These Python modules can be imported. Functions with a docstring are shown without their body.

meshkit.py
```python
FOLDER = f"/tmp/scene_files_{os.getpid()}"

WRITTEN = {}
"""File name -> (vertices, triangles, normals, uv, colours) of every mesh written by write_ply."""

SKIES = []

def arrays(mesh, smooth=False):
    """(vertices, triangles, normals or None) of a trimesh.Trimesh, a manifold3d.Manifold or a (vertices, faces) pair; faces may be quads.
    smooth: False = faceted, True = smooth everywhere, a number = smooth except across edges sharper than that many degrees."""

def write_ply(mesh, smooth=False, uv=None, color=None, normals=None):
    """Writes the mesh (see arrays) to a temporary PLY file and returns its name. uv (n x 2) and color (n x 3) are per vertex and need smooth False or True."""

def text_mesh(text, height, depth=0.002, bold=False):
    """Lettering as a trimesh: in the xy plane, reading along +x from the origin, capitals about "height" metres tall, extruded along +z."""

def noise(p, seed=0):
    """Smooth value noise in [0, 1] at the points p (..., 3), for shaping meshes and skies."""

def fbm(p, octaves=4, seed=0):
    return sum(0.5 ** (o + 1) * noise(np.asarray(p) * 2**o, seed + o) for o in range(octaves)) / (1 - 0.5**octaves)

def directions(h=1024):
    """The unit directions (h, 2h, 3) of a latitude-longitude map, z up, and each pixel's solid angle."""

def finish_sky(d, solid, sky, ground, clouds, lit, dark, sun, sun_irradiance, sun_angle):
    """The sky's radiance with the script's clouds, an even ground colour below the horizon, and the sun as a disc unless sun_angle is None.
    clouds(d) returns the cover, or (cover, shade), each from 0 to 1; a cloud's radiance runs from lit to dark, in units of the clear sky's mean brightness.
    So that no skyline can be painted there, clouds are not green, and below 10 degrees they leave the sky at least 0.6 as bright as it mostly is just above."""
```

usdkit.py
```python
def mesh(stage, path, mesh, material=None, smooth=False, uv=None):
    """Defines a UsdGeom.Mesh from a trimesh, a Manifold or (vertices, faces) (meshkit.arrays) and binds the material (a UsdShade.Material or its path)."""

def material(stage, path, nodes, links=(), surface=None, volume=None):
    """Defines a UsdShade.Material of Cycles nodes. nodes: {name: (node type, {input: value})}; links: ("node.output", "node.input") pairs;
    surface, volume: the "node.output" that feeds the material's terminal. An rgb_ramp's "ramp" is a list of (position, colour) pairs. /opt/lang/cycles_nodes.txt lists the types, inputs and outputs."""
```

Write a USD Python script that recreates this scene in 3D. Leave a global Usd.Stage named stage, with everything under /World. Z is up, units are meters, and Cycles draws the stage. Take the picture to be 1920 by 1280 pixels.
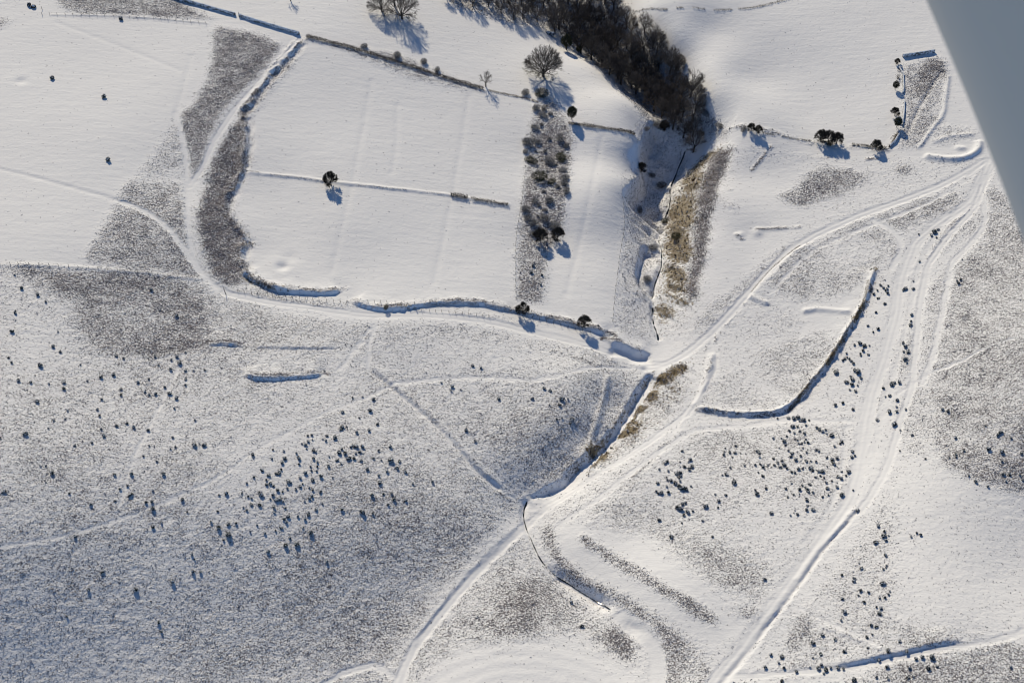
import math, random
import numpy as np
import trimesh
import usdkit, meshkit
from scipy.interpolate import RBFInterpolator
from scipy.ndimage import gaussian_filter, map_coordinates, zoom
from scipy.spatial import cKDTree
from shapely import contains_xy
from shapely.geometry import Polygon
from pxr import Usd, UsdGeom, UsdLux, UsdShade, Sdf, Gf, Vt

stage = Usd.Stage.CreateInMemory()
UsdGeom.SetStageUpAxis(stage, 'Z')
UsdGeom.Xform.Define(stage, '/World')

# ------------------------------------------------------------------ camera
HEIGHT, PITCH, HFOV = 373.0, 50.0, 40.0
EXPOSURE = -0.30
FOC = 960 / math.tan(math.radians(HFOV / 2))
cam = UsdGeom.Camera.Define(stage, '/World/camera')
cam.CreateHorizontalApertureAttr(36.0)
cam.CreateFocalLengthAttr(18.0 / math.tan(math.radians(HFOV / 2)))
cam.CreateFStopAttr(5.0)
cam.CreateFocusDistanceAttr(480.0)
cam.CreateClippingRangeAttr((0.1, 20000.0))
cam.CreateExposureAttr(EXPOSURE)
cx = UsdGeom.Xformable(cam)
cx.AddTranslateOp().Set((0, 0, HEIGHT))
cx.AddRotateXOp().Set(90.0 - PITCH)

# ------------------------------------------------------------------ sky and sun
SUN_EL, SUN_AZ = math.radians(29.0), math.radians(-19.0)      # azimuth from the +y axis, towards +x
SKY_STRENGTH, SUN_INT = 0.092, 1.2
usdkit.material(stage, '/World/Looks/sky', {
    's': ('sky_texture', {'sky_type': 'single_scattering', 'sun_disc': False, 'sun_elevation': SUN_EL, 'sun_rotation': SUN_AZ,
                          'altitude': 300.0, 'air_density': 1.0, 'aerosol_density': 0.0, 'ozone_density': 6.0}),
    'b': ('background_shader', {'strength': SKY_STRENGTH})}, [('s.color', 'b.color')], surface='b.background')
dome = UsdLux.DomeLight.Define(stage, '/World/sky')
UsdShade.MaterialBindingAPI.Apply(dome.GetPrim()).Bind(UsdShade.Material.Get(stage, '/World/Looks/sky'))
sun = UsdLux.DistantLight.Define(stage, '/World/sun')
sun.CreateNormalizeAttr(True)
sun.CreateIntensityAttr(SUN_INT)
sun.CreateAngleAttr(0.53)
sun.CreateColorAttr((1.0, 0.878, 0.67))
sx = UsdGeom.Xformable(sun)
sx.AddRotateZOp().Set(-math.degrees(SUN_AZ))
sx.AddRotateXOp().Set(-(90 - math.degrees(SUN_EL)))
SUNDIR = np.array([math.sin(SUN_AZ) * math.cos(SUN_EL), math.cos(SUN_AZ) * math.cos(SUN_EL), math.sin(SUN_EL)])

# ------------------------------------------------------------------ helpers: survey points, names, tags
EYE = np.array([0, 0, HEIGHT])
cp, sp = math.cos(math.radians(PITCH)), math.sin(math.radians(PITCH))
FWD, UP = np.array([0, cp, -sp]), np.array([0, sp, cp])


def rays(px):
    px = np.atleast_2d(np.asarray(px, float))
    d = FWD * FOC + np.outer(px[:, 0] - 960, [1, 0, 0]) + np.outer(640 - px[:, 1], UP)
    return d / np.linalg.norm(d, axis=1)[:, None]


def on_level(px, z):
    d = rays(px)
    return EYE + d * ((np.asarray(z, float) - HEIGHT) / d[:, 2])[:, None]


def noise2(x, y, scale, seed=0, octaves=3):
    return meshkit.fbm(np.stack([x / scale, y / scale, np.zeros_like(x) + seed * 7.3], -1), octaves, seed)


_used = {}


def path_for(name, parent=None):
    base = (str(parent.GetPath()) if parent is not None else '/World') + '/' + name
    n = _used.get(base, -1) + 1
    _used[base] = n
    return base if n == 0 else f'{base}_{n:03d}'


def tag(prim, label=None, cat=None, group=None, kind=None):
    prim = prim.GetPrim() if hasattr(prim, 'GetPrim') else prim
    for k, v in (('label', label), ('category', cat), ('group', group), ('kind', kind)):
        if v:
            prim.SetCustomDataByKey(k, v)
    return prim


def mesh(name, m, mat, parent=None, smooth=False):
    return usdkit.mesh(stage, path_for(name, parent), m, f'/World/Looks/{mat}', smooth).GetPrim()


def thing(name, loc, rz=0.0, scale=1.0, tilt=0.0):
    x = UsdGeom.Xform.Define(stage, path_for(name))
    x.AddTranslateOp().Set(tuple(map(float, loc)))
    x.AddRotateZOp().Set(float(rz))
    x.AddRotateXOp().Set(float(tilt))
    s = (scale, scale, scale) if np.ndim(scale) == 0 else scale
    x.AddScaleOp().Set(tuple(map(float, s)))
    return x.GetPrim()


def copy_of(src, name, loc, rz=0.0, scale=1.0, tilt=0.0):
    p = thing(name, loc, rz, scale, tilt)
    p.GetReferences().AddInternalReference(src.GetPath())
    p.SetInstanceable(True)
    return p


# ------------------------------------------------------------------ materials
def principled(name, color, rough=0.8, var=0.0, spec=0.2):
    nodes = {'p': ('principled_bsdf', {'base_color': color, 'roughness': rough, 'specular_ior_level': spec})}
    links = []
    if var:
        nodes['o'] = ('object_info', {})
        nodes['r'] = ('rgb_ramp', {'ramp': [(0, tuple(c * (1 - var) for c in color)), (1, tuple(min(1, c * (1 + var)) for c in color))]})
        links = [('o.random', 'r.fac'), ('r.color', 'p.base_color')]
    usdkit.material(stage, f'/World/Looks/{name}', nodes, links, surface='p.BSDF')


def snowy(name, dark, light, snow=(0.77, 0.80, 0.84), amount=0.55, scale=2.5, soft=0.12, up=0.35):
    """A plant or a stone whose upper faces carry lying snow: snow where the face looks up and the noise allows it."""
    usdkit.material(stage, f'/World/Looks/{name}', {
        'g': ('geometry', {}), 'x': ('separate_xyz', {}), 'n': ('noise_texture', {'scale': scale, 'detail': 3.0}),
        'm': ('math', {'math_type': 'multiply', 'value2': up}), 'a': ('math', {'math_type': 'add'}),
        'r': ('map_range', {'from_min': 1 - amount, 'from_max': 1 - amount + soft, 'clamp': True}),
        'o': ('object_info', {}), 'c': ('rgb_ramp', {'ramp': [(0, dark), (1, light)]}),
        'mx': ('mix_color', {'b': snow}), 'p': ('principled_bsdf', {'roughness': 0.85, 'specular_ior_level': 0.15})},
        [('g.position', 'n.vector'), ('g.normal', 'x.vector'), ('x.z', 'm.value1'), ('m.value', 'a.value1'), ('n.fac', 'a.value2'), ('a.value', 'r.value'),
         ('r.result', 'mx.fac'), ('o.random', 'c.fac'), ('c.color', 'mx.a'), ('mx.result', 'p.base_color')], surface='p.BSDF')


principled('bark', (0.060, 0.052, 0.045), 0.9, 0.25)
principled('twigs', (0.135, 0.115, 0.098), 0.9, 0.3)
principled('dark_twigs', (0.085, 0.073, 0.066), 0.9, 0.3)
principled('thorn_twigs', (0.045, 0.040, 0.034), 0.9, 0.3)
principled('ivy', (0.030, 0.036, 0.018), 0.7, 0.3)
principled('wood', (0.10, 0.085, 0.07), 0.9)
principled('wire', (0.12, 0.12, 0.12), 0.5)
principled('rust', (0.035, 0.03, 0.03), 0.7)
principled('water', (0.012, 0.015, 0.018), 0.15, spec=0.5)
principled('straw', (0.23, 0.175, 0.095), 0.9, 0.35)
principled('bracken', (0.12, 0.085, 0.05), 0.9, 0.45)
snowy('gorse', (0.024, 0.029, 0.027), (0.055, 0.062, 0.054), amount=0.35, scale=2.6, up=0.22)
snowy('heather', (0.070, 0.064, 0.072), (0.165, 0.148, 0.155), amount=0.40, scale=4.0, up=0.2)
snowy('scrub', (0.040, 0.035, 0.033), (0.080, 0.068, 0.058), amount=0.36, scale=3.0, up=0.2)
snowy('stone', (0.10, 0.10, 0.10), (0.16, 0.15, 0.14), amount=0.50, scale=1.5, up=0.35)
snowy('dark_heap', (0.020, 0.020, 0.022), (0.03, 0.03, 0.03), amount=0.38, scale=1.5, up=0.25)

# the ground: lying snow, with heather, bracken, bare grass and turned earth showing where the ground cover stands (vertex masks r, g, b)
usdkit.material(stage, '/World/Looks/ground', {
    'g': ('geometry', {}),
    'at': ('attribute', {'attribute': 'cover'}), 'sc': ('separate_color', {}),
    # fine speckle of stems through snow
    'n1': ('noise_texture', {'scale': 2.1, 'detail': 4.0, 'roughness': 0.62}),
    'v1': ('math', {'math_type': 'multiply_add', 'value2': 0.53}),
    'f1': ('map_range', {'from_min': 0.80, 'from_max': 0.95, 'to_min': 0.0, 'to_max': 0.95, 'clamp': True}),
    'n2': ('noise_texture', {'scale': 0.9, 'detail': 5.0, 'roughness': 0.65}),
    'v2': ('math', {'math_type': 'multiply_add', 'value2': 0.62}),
    'f2': ('map_range', {'from_min': 0.74, 'from_max': 0.92, 'to_min': 0.0, 'to_max': 0.9, 'clamp': True}),
    'n4': ('noise_texture', {'scale': 0.5, 'detail': 5.0, 'roughness': 0.7}),
    'v3': ('math', {'math_type': 'multiply_add', 'value2': 0.62}),
    'f3': ('map_range', {'from_min': 0.74, 'from_max': 1.0, 'to_min': 0.0, 'to_max': 0.8, 'clamp': True}),
    'n3': ('noise_texture', {'scale': 0.02, 'detail': 4.0}),
    'snow': ('rgb_ramp', {'ramp': [(0.3, (0.785, 0.79, 0.805)), (0.7, (0.825, 0.83, 0.84))]}),
    'n5': ('noise_texture', {'scale': 0.12, 'detail': 3.0}),
    'hc': ('rgb_ramp', {'ramp': [(0.35, (0.085, 0.077, 0.088)), (0.65, (0.145, 0.130, 0.138))]}),
    'bc': ('rgb_ramp', {'ramp': [(0.3, (0.12, 0.085, 0.045)), (0.55, (0.24, 0.19, 0.11)), (0.75, (0.30, 0.26, 0.17))]}),
    'm1': ('mix_color', {}), 'm2': ('mix_color', {}), 'm3': ('mix_color', {'b': (0.085, 0.09, 0.035)}),
    # relief finer than the mesh: wind ripples and tussocks
    'b1': ('noise_texture', {'scale': 0.8, 'detail': 4.0, 'roughness': 0.6}),
    'st': ('mapping', {'scale': (0.10, 0.45, 0.3), 'rotation': (0, 0, 0.12)}),
    'b2': ('noise_texture', {'scale': 1.0, 'detail': 3.0, 'roughness': 0.6}),
    'ba': ('math', {'math_type': 'multiply_add', 'value2': 1.6, 'value3': 0.10}),
    'bm': ('math', {'math_type': 'multiply'}),
    'bs': ('math', {'math_type': 'multiply_add', 'value2': 0.28}),
    'bump': ('bump', {'strength': 1.0, 'distance': 0.55}),
    'p': ('principled_bsdf', {'roughness': 0.9, 'specular_ior_level': 0.1}),
}, [('at.color', 'sc.color'), ('g.position', 'n1.vector'), ('g.position', 'n2.vector'), ('g.position', 'n3.vector'), ('g.position', 'n4.vector'), ('g.position', 'n5.vector'),
    ('sc.r', 'v1.value1'), ('n1.fac', 'v1.value3'), ('v1.value', 'f1.value'),
    ('sc.g', 'v2.value1'), ('n2.fac', 'v2.value3'), ('v2.value', 'f2.value'),
    ('sc.b', 'v3.value1'), ('n4.fac', 'v3.value3'), ('v3.value', 'f3.value'),
    ('n3.fac', 'snow.fac'), ('n5.fac', 'hc.fac'), ('n4.fac', 'bc.fac'),
    ('snow.color', 'm1.a'), ('hc.color', 'm1.b'), ('f1.result', 'm1.fac'),
    ('m1.result', 'm2.a'), ('bc.color', 'm2.b'), ('f2.result', 'm2.fac'),
    ('m2.result', 'm3.a'), ('f3.result', 'm3.fac'), ('m3.result', 'p.base_color'),
    ('g.position', 'b1.vector'), ('g.position', 'st.vector'), ('st.vector', 'b2.vector'),
    ('sc.r', 'ba.value1'), ('ba.value', 'bm.value1'), ('b1.fac', 'bm.value2'), ('b2.fac', 'bs.value1'), ('bm.value', 'bs.value3'),
    ('bs.value', 'bump.height'), ('bump.normal', 'p.normal')], surface='p.BSDF')

# ================================================================== TERRAIN
# Survey points: (x, y in the survey photograph, height in metres). The land between them is a smooth surface.
CTRL = [
    # far side, fields and the wooded dingle
    (-200, -120, 14), (0, -120, 12), (300, -120, 6), (600, -120, 1), (850, -110, -8), (1050, -110, -20), (1150, -110, -22), (1225, -110, -3), (1500, -110, 0), (1800, -110, 4), (2120, -110, 8),
    (-150, 100, 20), (80, 60, 17), (300, 60, 12), (450, 100, 11), (600, 90, 8), (800, 90, 1), (940, 90, -4), (1010, 150, -4), (1090, 170, -6),
    (1110, 20, -20), (1160, 80, -20), (1205, 150, -21), (1250, 220, -22), (1280, 285, -21), (1215, 15, -2), (1255, 75, -2), (1305, 140, -2), (1330, 60, -0.5), (1400, 60, 0.5), (1330, -60, -0.5),
    (1010, 40, -12), (1130, 130, -12), (1190, 190, -8), (1250, 260, -14), (1322, 190, -2.2), (1360, 245, -2),
    (1400, 150, -1), (1550, 80, 2), (1700, 60, 4), (1500, 220, 0), (1650, 220, 3), (1780, 200, 6), (2100, 150, 12),
    # left fields
    (-150, 300, 25), (80, 300, 24), (250, 250, 20), (80, 450, 28), (-150, 480, 31), (230, 400, 23), (330, 330, 18), (380, 220, 15), (400, 400, 17.5), (410, 500, 18),
    (480, 200, 11), (470, 300, 12), (450, 380, 13), (480, 480, 14), (640, 150, 7), (640, 300, 9), (640, 420, 10.5), (620, 520, 11.5),
    (800, 200, 2), (820, 320, 4), (820, 450, 6), (820, 540, 7.5), (950, 250, -1), (950, 400, 2), (950, 530, 4.5), (1030, 300, -3), (1020, 450, -0.5), (1000, 550, 2.5),
    (1120, 300, -4), (1110, 450, -2), (1090, 570, 1),
    # the ravine: left rim, floor, right rim
    (1190, 260, -6), (1180, 340, -5), (1165, 420, -4), (1160, 520, -2.5), (1165, 600, -1),
    (1188, 350, -5), (1204, 350, -13), (1222, 335, -18), (1172, 400, -5), (1192, 405, -11), (1212, 415, -15), (1205, 270, -8), (1232, 280, -18), (1205, 480, -7.5), (1220, 480, -11), (1205, 560, -5), (1240, 300, -19),
    (1264, 330, -24), (1250, 400, -20), (1241, 460, -15), (1228, 530, -9.5), (1222, 590, -7), (1236, 640, -4),
    (1300, 330, -8), (1345, 290, -5), (1310, 380, -4.5), (1312, 460, -3), (1298, 540, -2.5), (1285, 600, -2.5),
    # right-hand grounds
    (1400, 330, -2.5), (1400, 450, -1), (1360, 540, -1), (1500, 340, 0), (1650, 320, 3), (1800, 300, 6.5), (1520, 430, 1.5), (1700, 400, 5), (1850, 420, 9), (2100, 420, 17),
    (1450, 520, 1), (1580, 500, 3.5), (1700, 520, 6.5), (1400, 620, 0), (1520, 620, 3), (1640, 620, 7), (1330, 690, 1), (1420, 740, 3), (1530, 720, 5),
    (1640, 740, 9), (1760, 620, 11), (1880, 620, 17), (2100, 640, 24), (1800, 780, 17), (1920, 800, 22),
    (1290, 780, 4), (1400, 820, 7), (1520, 840, 10), (1620, 860, 12.5), (1720, 860, 16.5), (1300, 900, 11), (1450, 950, 14.5), (1580, 980, 16.5),
    (1680, 950, 18.5), (1780, 920, 20), (1880, 930, 20.5), (1800, 1040, 22.5), (1900, 1080, 21.5), (2080, 1000, 19), (1780, 1150, 26), (1920, 1170, 26),
    (1700, 1230, 25.5), (1560, 1240, 23.5), (1420, 1240, 21.5), (1480, 1100, 19), (1350, 1050, 16.5), (1200, 1000, 12), (1320, 1170, 19.5), (1880, 1340, 30), (1600, 1340, 27), (1300, 1340, 23.5), (2100, 1300, 30),
    # the valley of the small stream and the hillside on its left
    (1205, 690, -1.5), (1150, 775, -0.5), (1110, 835, 1.2), (1060, 885, 3), (985, 940, 6.0), (1245, 735, 3.0), (1195, 800, 5.2), (1135, 868, 7), (1065, 928, 8.3), (995, 1010, 8), (1050, 1090, 10), (1145, 1145, 12.5), (1190, 1210, 15.5), (1220, 1300, 19),
    (1090, 1020, 12), (1180, 1100, 16.2), (1240, 1160, 18.5),
    (1120, 720, 5.5), (1060, 800, 9.0), (1000, 870, 9.6), (960, 905, 9.0), (1080, 860, 6.2), (1130, 780, 5.0), (1000, 760, 9.5), (900, 720, 10.5), (900, 830, 12.5),
    (1050, 650, 4), (900, 620, 8), (740, 610, 12), (600, 600, 14.5), (450, 580, 18), (740, 720, 13.5), (600, 700, 17), (450, 680, 21), (300, 560, 22.5), (150, 560, 27.5), (-100, 600, 33),
    (800, 850, 15.5), (900, 960, 13), (700, 830, 18.5), (560, 820, 21.5), (400, 790, 25), (220, 750, 28.5), (60, 750, 34), (-150, 800, 41),
    (860, 1060, 13.0), (780, 1160, 13.5), (720, 1235, 14.5), (640, 1300, 15.5), (740, 1010, 17.5), (600, 1000, 21), (600, 1130, 18.2), (450, 960, 25.6), (450, 1130, 21.5), (300, 950, 29.2), (300, 1130, 25), (120, 950, 34.5), (120, 1130, 30),
    (-100, 1000, 41), (-80, 1200, 34), (300, 1300, 21), (100, 1330, 24), (900, 1120, 14.5), (900, 1200, 17.5), (1000, 1130, 15.0), (1050, 1230, 18.5), (900, 1300, 20), (1080, 1330, 21.5),
]
ctrl_px = np.array([c[:2] for c in CTRL], float)
ctrl_z = np.array([c[2] for c in CTRL], float)
ctrl_w = on_level(ctrl_px, ctrl_z)
STEP = 0.55
X0, X1, Y0, Y1 = -262.0, 262.0, 138.0, 585.0
xs = np.arange(X0, X1 + STEP / 2, STEP)
ys = np.arange(Y0, Y1 + STEP / 2, STEP)
rbf = RBFInterpolator(ctrl_w[:, :2] / 100, ctrl_w[:, 2], kernel='thin_plate_spline', smoothing=2e-4, neighbors=60)
cxs, cys = np.arange(X0 - 8, X1 + 8, 4.0), np.arange(Y0 - 8, Y1 + 8, 4.0)
CXX, CYY = np.meshgrid(cxs, cys)
coarse = gaussian_filter(rbf(np.stack([CXX.ravel(), CYY.ravel()], 1) / 100).reshape(CXX.shape), 1.0)
GX, GY = np.meshgrid(xs, ys)
NY, NX = GX.shape
H = map_coordinates(coarse, [(GY - cys[0]) / 4.0, (GX - cxs[0]) / 4.0], order=3, mode='nearest')


def height_at(x, y, F=None):
    F = H if F is None else F
    x, y = np.asarray(x, float), np.asarray(y, float)
    z = map_coordinates(F, [np.atleast_1d((y - ys[0]) / STEP), np.atleast_1d((x - xs[0]) / STEP)], order=1, mode='nearest')
    return z if x.ndim else float(z[0])


def ground(px):
    """Where the lines of sight through the survey photograph's points meet the land."""
    d = rays(px)
    t = (HEIGHT - 8) / -d[:, 2]
    for _ in range(40):
        p = EYE + d * t[:, None]
        t = t + 0.8 * (p[:, 2] - height_at(p[:, 0], p[:, 1])) / -d[:, 2] * 0.9
    p = EYE + d * t[:, None]
    p[:, 2] = height_at(p[:, 0], p[:, 1])
    return p


def line(px, step=0.45, jitter=0.0, seed=1):
    """A surveyed polyline as evenly spaced points on the land (smoothed), with unit tangents."""
    w = ground(px)[:, :2]
    seg = np.linalg.norm(np.diff(w, axis=0), axis=1)
    s = np.concatenate([[0], np.cumsum(seg)])
    n = max(3, int(s[-1] / step))
    t = np.linspace(0, s[-1], n)
    p = np.stack([np.interp(t, s, w[:, 0]), np.interp(t, s, w[:, 1])], 1)
    k = max(1.0, 3.0 / step)
    q = np.stack([gaussian_filter(np.pad(p[:, i], 60, mode='reflect', reflect_type='odd') if n > 61 else p[:, i], k)[60:-60] if n > 61 else p[:, i] for i in (0, 1)], 1)
    if jitter:
        a = noise2(t, t * 0, 6.0, seed) - 0.5
        g = np.gradient(q, axis=0)
        g /= np.linalg.norm(g, axis=1)[:, None] + 1e-9
        q = q + np.stack([-g[:, 1], g[:, 0]], 1) * (a * 2 * jitter)[:, None]
    g = np.gradient(q, axis=0)
    g /= np.linalg.norm(g, axis=1)[:, None] + 1e-9
    return q, g, t


def near(px, reach, jitter=0.0, seed=1):
    """Grid cells within reach of a line: (row slice, column slice, signed distance (left of travel +), distance along, total)"""
    q, g, t = line(px, jitter=jitter, seed=seed)
    i0 = max(0, int((q[:, 0].min() - reach - xs[0]) / STEP)); i1 = min(NX, int((q[:, 0].max() + reach - xs[0]) / STEP) + 2)
    j0 = max(0, int((q[:, 1].min() - reach - ys[0]) / STEP)); j1 = min(NY, int((q[:, 1].max() + reach - ys[0]) / STEP) + 2)
    if i1 <= i0 or j1 <= j0:
        return None
    x, y = GX[j0:j1, i0:i1], GY[j0:j1, i0:i1]
    d, k = cKDTree(q).query(np.stack([x.ravel(), y.ravel()], 1), distance_upper_bound=reach)
    ok = np.isfinite(d)
    kk = np.where(ok, k, 0)
    off = np.stack([x.ravel(), y.ravel()], 1) - q[kk]
    s = np.where(ok, np.where(g[kk, 0] * off[:, 1] - g[kk, 1] * off[:, 0] >= 0, 1, -1) * d, np.nan).reshape(x.shape)
    return slice(j0, j1), slice(i0, i1), s, t[kk].reshape(x.shape), t[-1]


def ease(a):
    a = np.clip(a, 0, 1)
    return a * a * (3 - 2 * a)


D = np.zeros_like(H)                    # relief added to the smooth land
C = np.zeros((NY, NX, 3))               # cover: heather, bracken, bare grass


def scarp(px, h, w=1.2, decay=14.0, up=1, jitter=1.0, taper=4.0, seed=1):
    """A cut bank: the land on one side stands h higher at the edge and falls back to its level over decay metres."""
    decay *= 1.8; h *= 0.52; w *= 0.75
    r = near(px, decay * 2.5, jitter, seed)
    if r is None: return
    a, b, s, t, L = r
    s = s * up
    e = ease(t / taper) * ease((L - t) / taper) * (0.55 + 0.9 * noise2(GX[a, b], GY[a, b], 4.5, seed))
    f = h * e * ease((s + w / 2) / w) * np.exp(-np.maximum(s, 0) / decay) * ease((decay * 2.5 - np.abs(s)) / 4)
    f = np.where(np.isnan(s), 0, f)
    k = ease((np.abs(np.nan_to_num(s, nan=99)) - 2.5) / 6)
    D[a, b] += f * (1 - k) + gaussian_filter(f, 5 / STEP) * k


def cut(px, depth, w, decay, side, jitter=1.2, taper=6.0, seed=1):
    """The land falls away sharply on one side of a line and comes back to its level over decay metres."""
    r = near(px, decay * 2.5, jitter, seed)
    if r is None: return
    a, b, s, t, L = r
    s = np.nan_to_num(s * side, nan=-99)
    e = ease(t / taper) * ease((L - t) / taper) * (0.7 + 0.6 * noise2(GX[a, b], GY[a, b], 6, seed))
    f = -depth * e * ease(s / w) * np.exp(-np.maximum(s - w, 0) / decay) * ease((decay * 2.5 - s) / 4)
    k = ease((s - w - 2) / 5)
    D[a, b] += f * (1 - k) + gaussian_filter(f, 4 / STEP) * k


def ridge(px, h, w, jitter=0.5, taper=2.0, seed=1, rough=0.5):
    """A bank (h > 0) or a ditch (h < 0) of half-width w."""
    r = near(px, w * 3, jitter, seed)
    if r is None: return
    a, b, s, t, L = r
    e = ease(t / taper) * ease((L - t) / taper) * (1 - rough / 2 + rough * noise2(GX[a, b], GY[a, b], 3.5, seed))
    D[a, b] += np.where(np.isnan(s), 0, h * e * np.exp(-(s / w) ** 2))


def track(px, w, ruts=True, depth=0.05, keep=0.08, jitter=0.4, seed=1):
    """A trodden way: snow lies on it, the heather is worn off, wheel ruts are sunk into it."""
    r = near(px, w * 1.5, jitter, seed)
    if r is None: return
    a, b, s, t, L = r
    w *= 0.8
    f = np.where(np.isnan(s), 0, ease((w * 0.46 + 0.5 - np.abs(s) + 1.6 * (noise2(GX[a, b], GY[a, b], 2.5, seed + 5) - 0.5)) / 1.1))
    C[a, b] *= (1 - f * (1 - keep))[..., None]
    s0 = np.nan_to_num(s, nan=99)
    D[a, b] -= depth * f
    if ruts:
        for o in ((-0.85, 0.85) if w < 4 else (-2.3, -0.8, 0.8, 2.2)):
            D[a, b] -= 0.10 * np.exp(-((s0 - o) / 0.38) ** 2) * (0.5 + noise2(t, t * 0 + o, 9, seed))


def wash(px, cover, soft=1.6, mode='set'):
    """Paints the cover over a surveyed area; its edge is frayed."""
    w = ground(px)[:, :2]
    pg = Polygon(w).buffer(0)
    x0, y0, x1, y1 = pg.bounds
    i0 = max(0, int((x0 - 8 - xs[0]) / STEP)); i1 = min(NX, int((x1 + 8 - xs[0]) / STEP) + 2)
    j0 = max(0, int((y0 - 8 - ys[0]) / STEP)); j1 = min(NY, int((y1 + 8 - ys[0]) / STEP) + 2)
    if i1 <= i0 or j1 <= j0: return
    a, b = slice(j0, j1), slice(i0, i1)
    x, y = GX[a, b], GY[a, b]
    dx, dy = 3.0 * (noise2(x, y, 5, 11) - 0.5), 3.0 * (noise2(x, y, 5, 23) - 0.5)
    f = gaussian_filter(contains_xy(pg, x + dx, y + dy).astype(float), soft / STEP)
    for k, v in enumerate(cover):
        if v is not None:
            C[a, b, k] = C[a, b, k] * (1 - f) + v * f if mode == 'set' else np.maximum(C[a, b, k], v * f)


# ---- ground cover (heather, bracken, grass)
wash([(-200, 494), (0, 494), (150, 501), (370, 525), (430, 552), (560, 592), (700, 602), (850, 602), (980, 628), (1100, 645), (1200, 690), (1212, 715), (1178, 780), (1128, 846), (1080, 884), (1030, 918), (985, 942), (900, 1030), (780, 1180), (700, 1290), (640, 1350), (-200, 1350)], (0.53, 0, 0))
wash([(20, 497), (120, 507), (240, 512), (345, 522), (392, 560), (392, 645), (345, 662), (250, 668), (160, 655), (140, 600), (150, 560), (70, 540)], (0.74, 0.05, 0))
wash([(200, 560), (300, 555), (340, 600), (330, 640), (240, 640), (190, 600)], (0.64, 0, 0), 4)
wash([(0, 520), (60, 540), (130, 590), (140, 680), (60, 730), (0, 740)], (0.39, 0, 0), 4)
wash([(400, 560), (560, 600), (660, 620), (640, 645), (450, 648), (395, 642)], (0.58, 0, 0), 4)
wash([(700, 905), (870, 880), (960, 945), (900, 1030), (780, 1180), (700, 1290), (330, 1310), (330, 1180), (420, 1120), (500, 1060), (600, 1000)], (0.61, 0, 0), 6)
wash([(880, 800), (960, 780), (1040, 760), (1130, 720), (1135, 780), (1090, 860), (985, 925), (920, 880)], (0.59, 0, 0), 4)
wash([(0, 830), (60, 800), (150, 830), (210, 860), (200, 940), (80, 960), (0, 940)], (0.56, 0, 0), 6)
wash([(430, 840), (560, 790), (620, 820), (560, 900), (480, 950), (420, 960), (370, 920)], (0.35, 0, 0), 6)
wash([(600, 690), (700, 640), (690, 690), (640, 760), (560, 800), (480, 830), (470, 790)], (0.43, 0, 0), 5)
wash([(690, 660), (760, 640), (900, 650), (1000, 660), (1120, 670), (1050, 700), (900, 705), (760, 715), (700, 690)], (0.44, 0, 0), 3)
wash([(780, 640), (900, 655), (1010, 655), (1000, 690), (880, 665), (790, 665)], (0.28, 0, 0), 4)
wash([(-40, -60), (60, -60), (60, 0), (0, 25)], (0.12, 0, 0))
wash([(-40, 25), (15, 30), (22, 42), (0, 55), (-40, 60)], (0.65, 0, 0))
wash([(95, -10), (310, -30), (370, 18), (405, 33), (395, 40), (300, 34), (150, 28), (110, 10)], (0.71, 0, 0))
wash([(398, 48), (470, 58), (530, 82), (520, 105), (485, 145), (440, 190), (400, 255), (378, 335), (352, 335), (347, 290), (332, 215), (365, 190), (395, 120)], (0.76, 0, 0))
wash([(330, 218), (346, 275), (350, 315), (300, 330), (255, 330)], (0.57, 0, 0))
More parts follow.
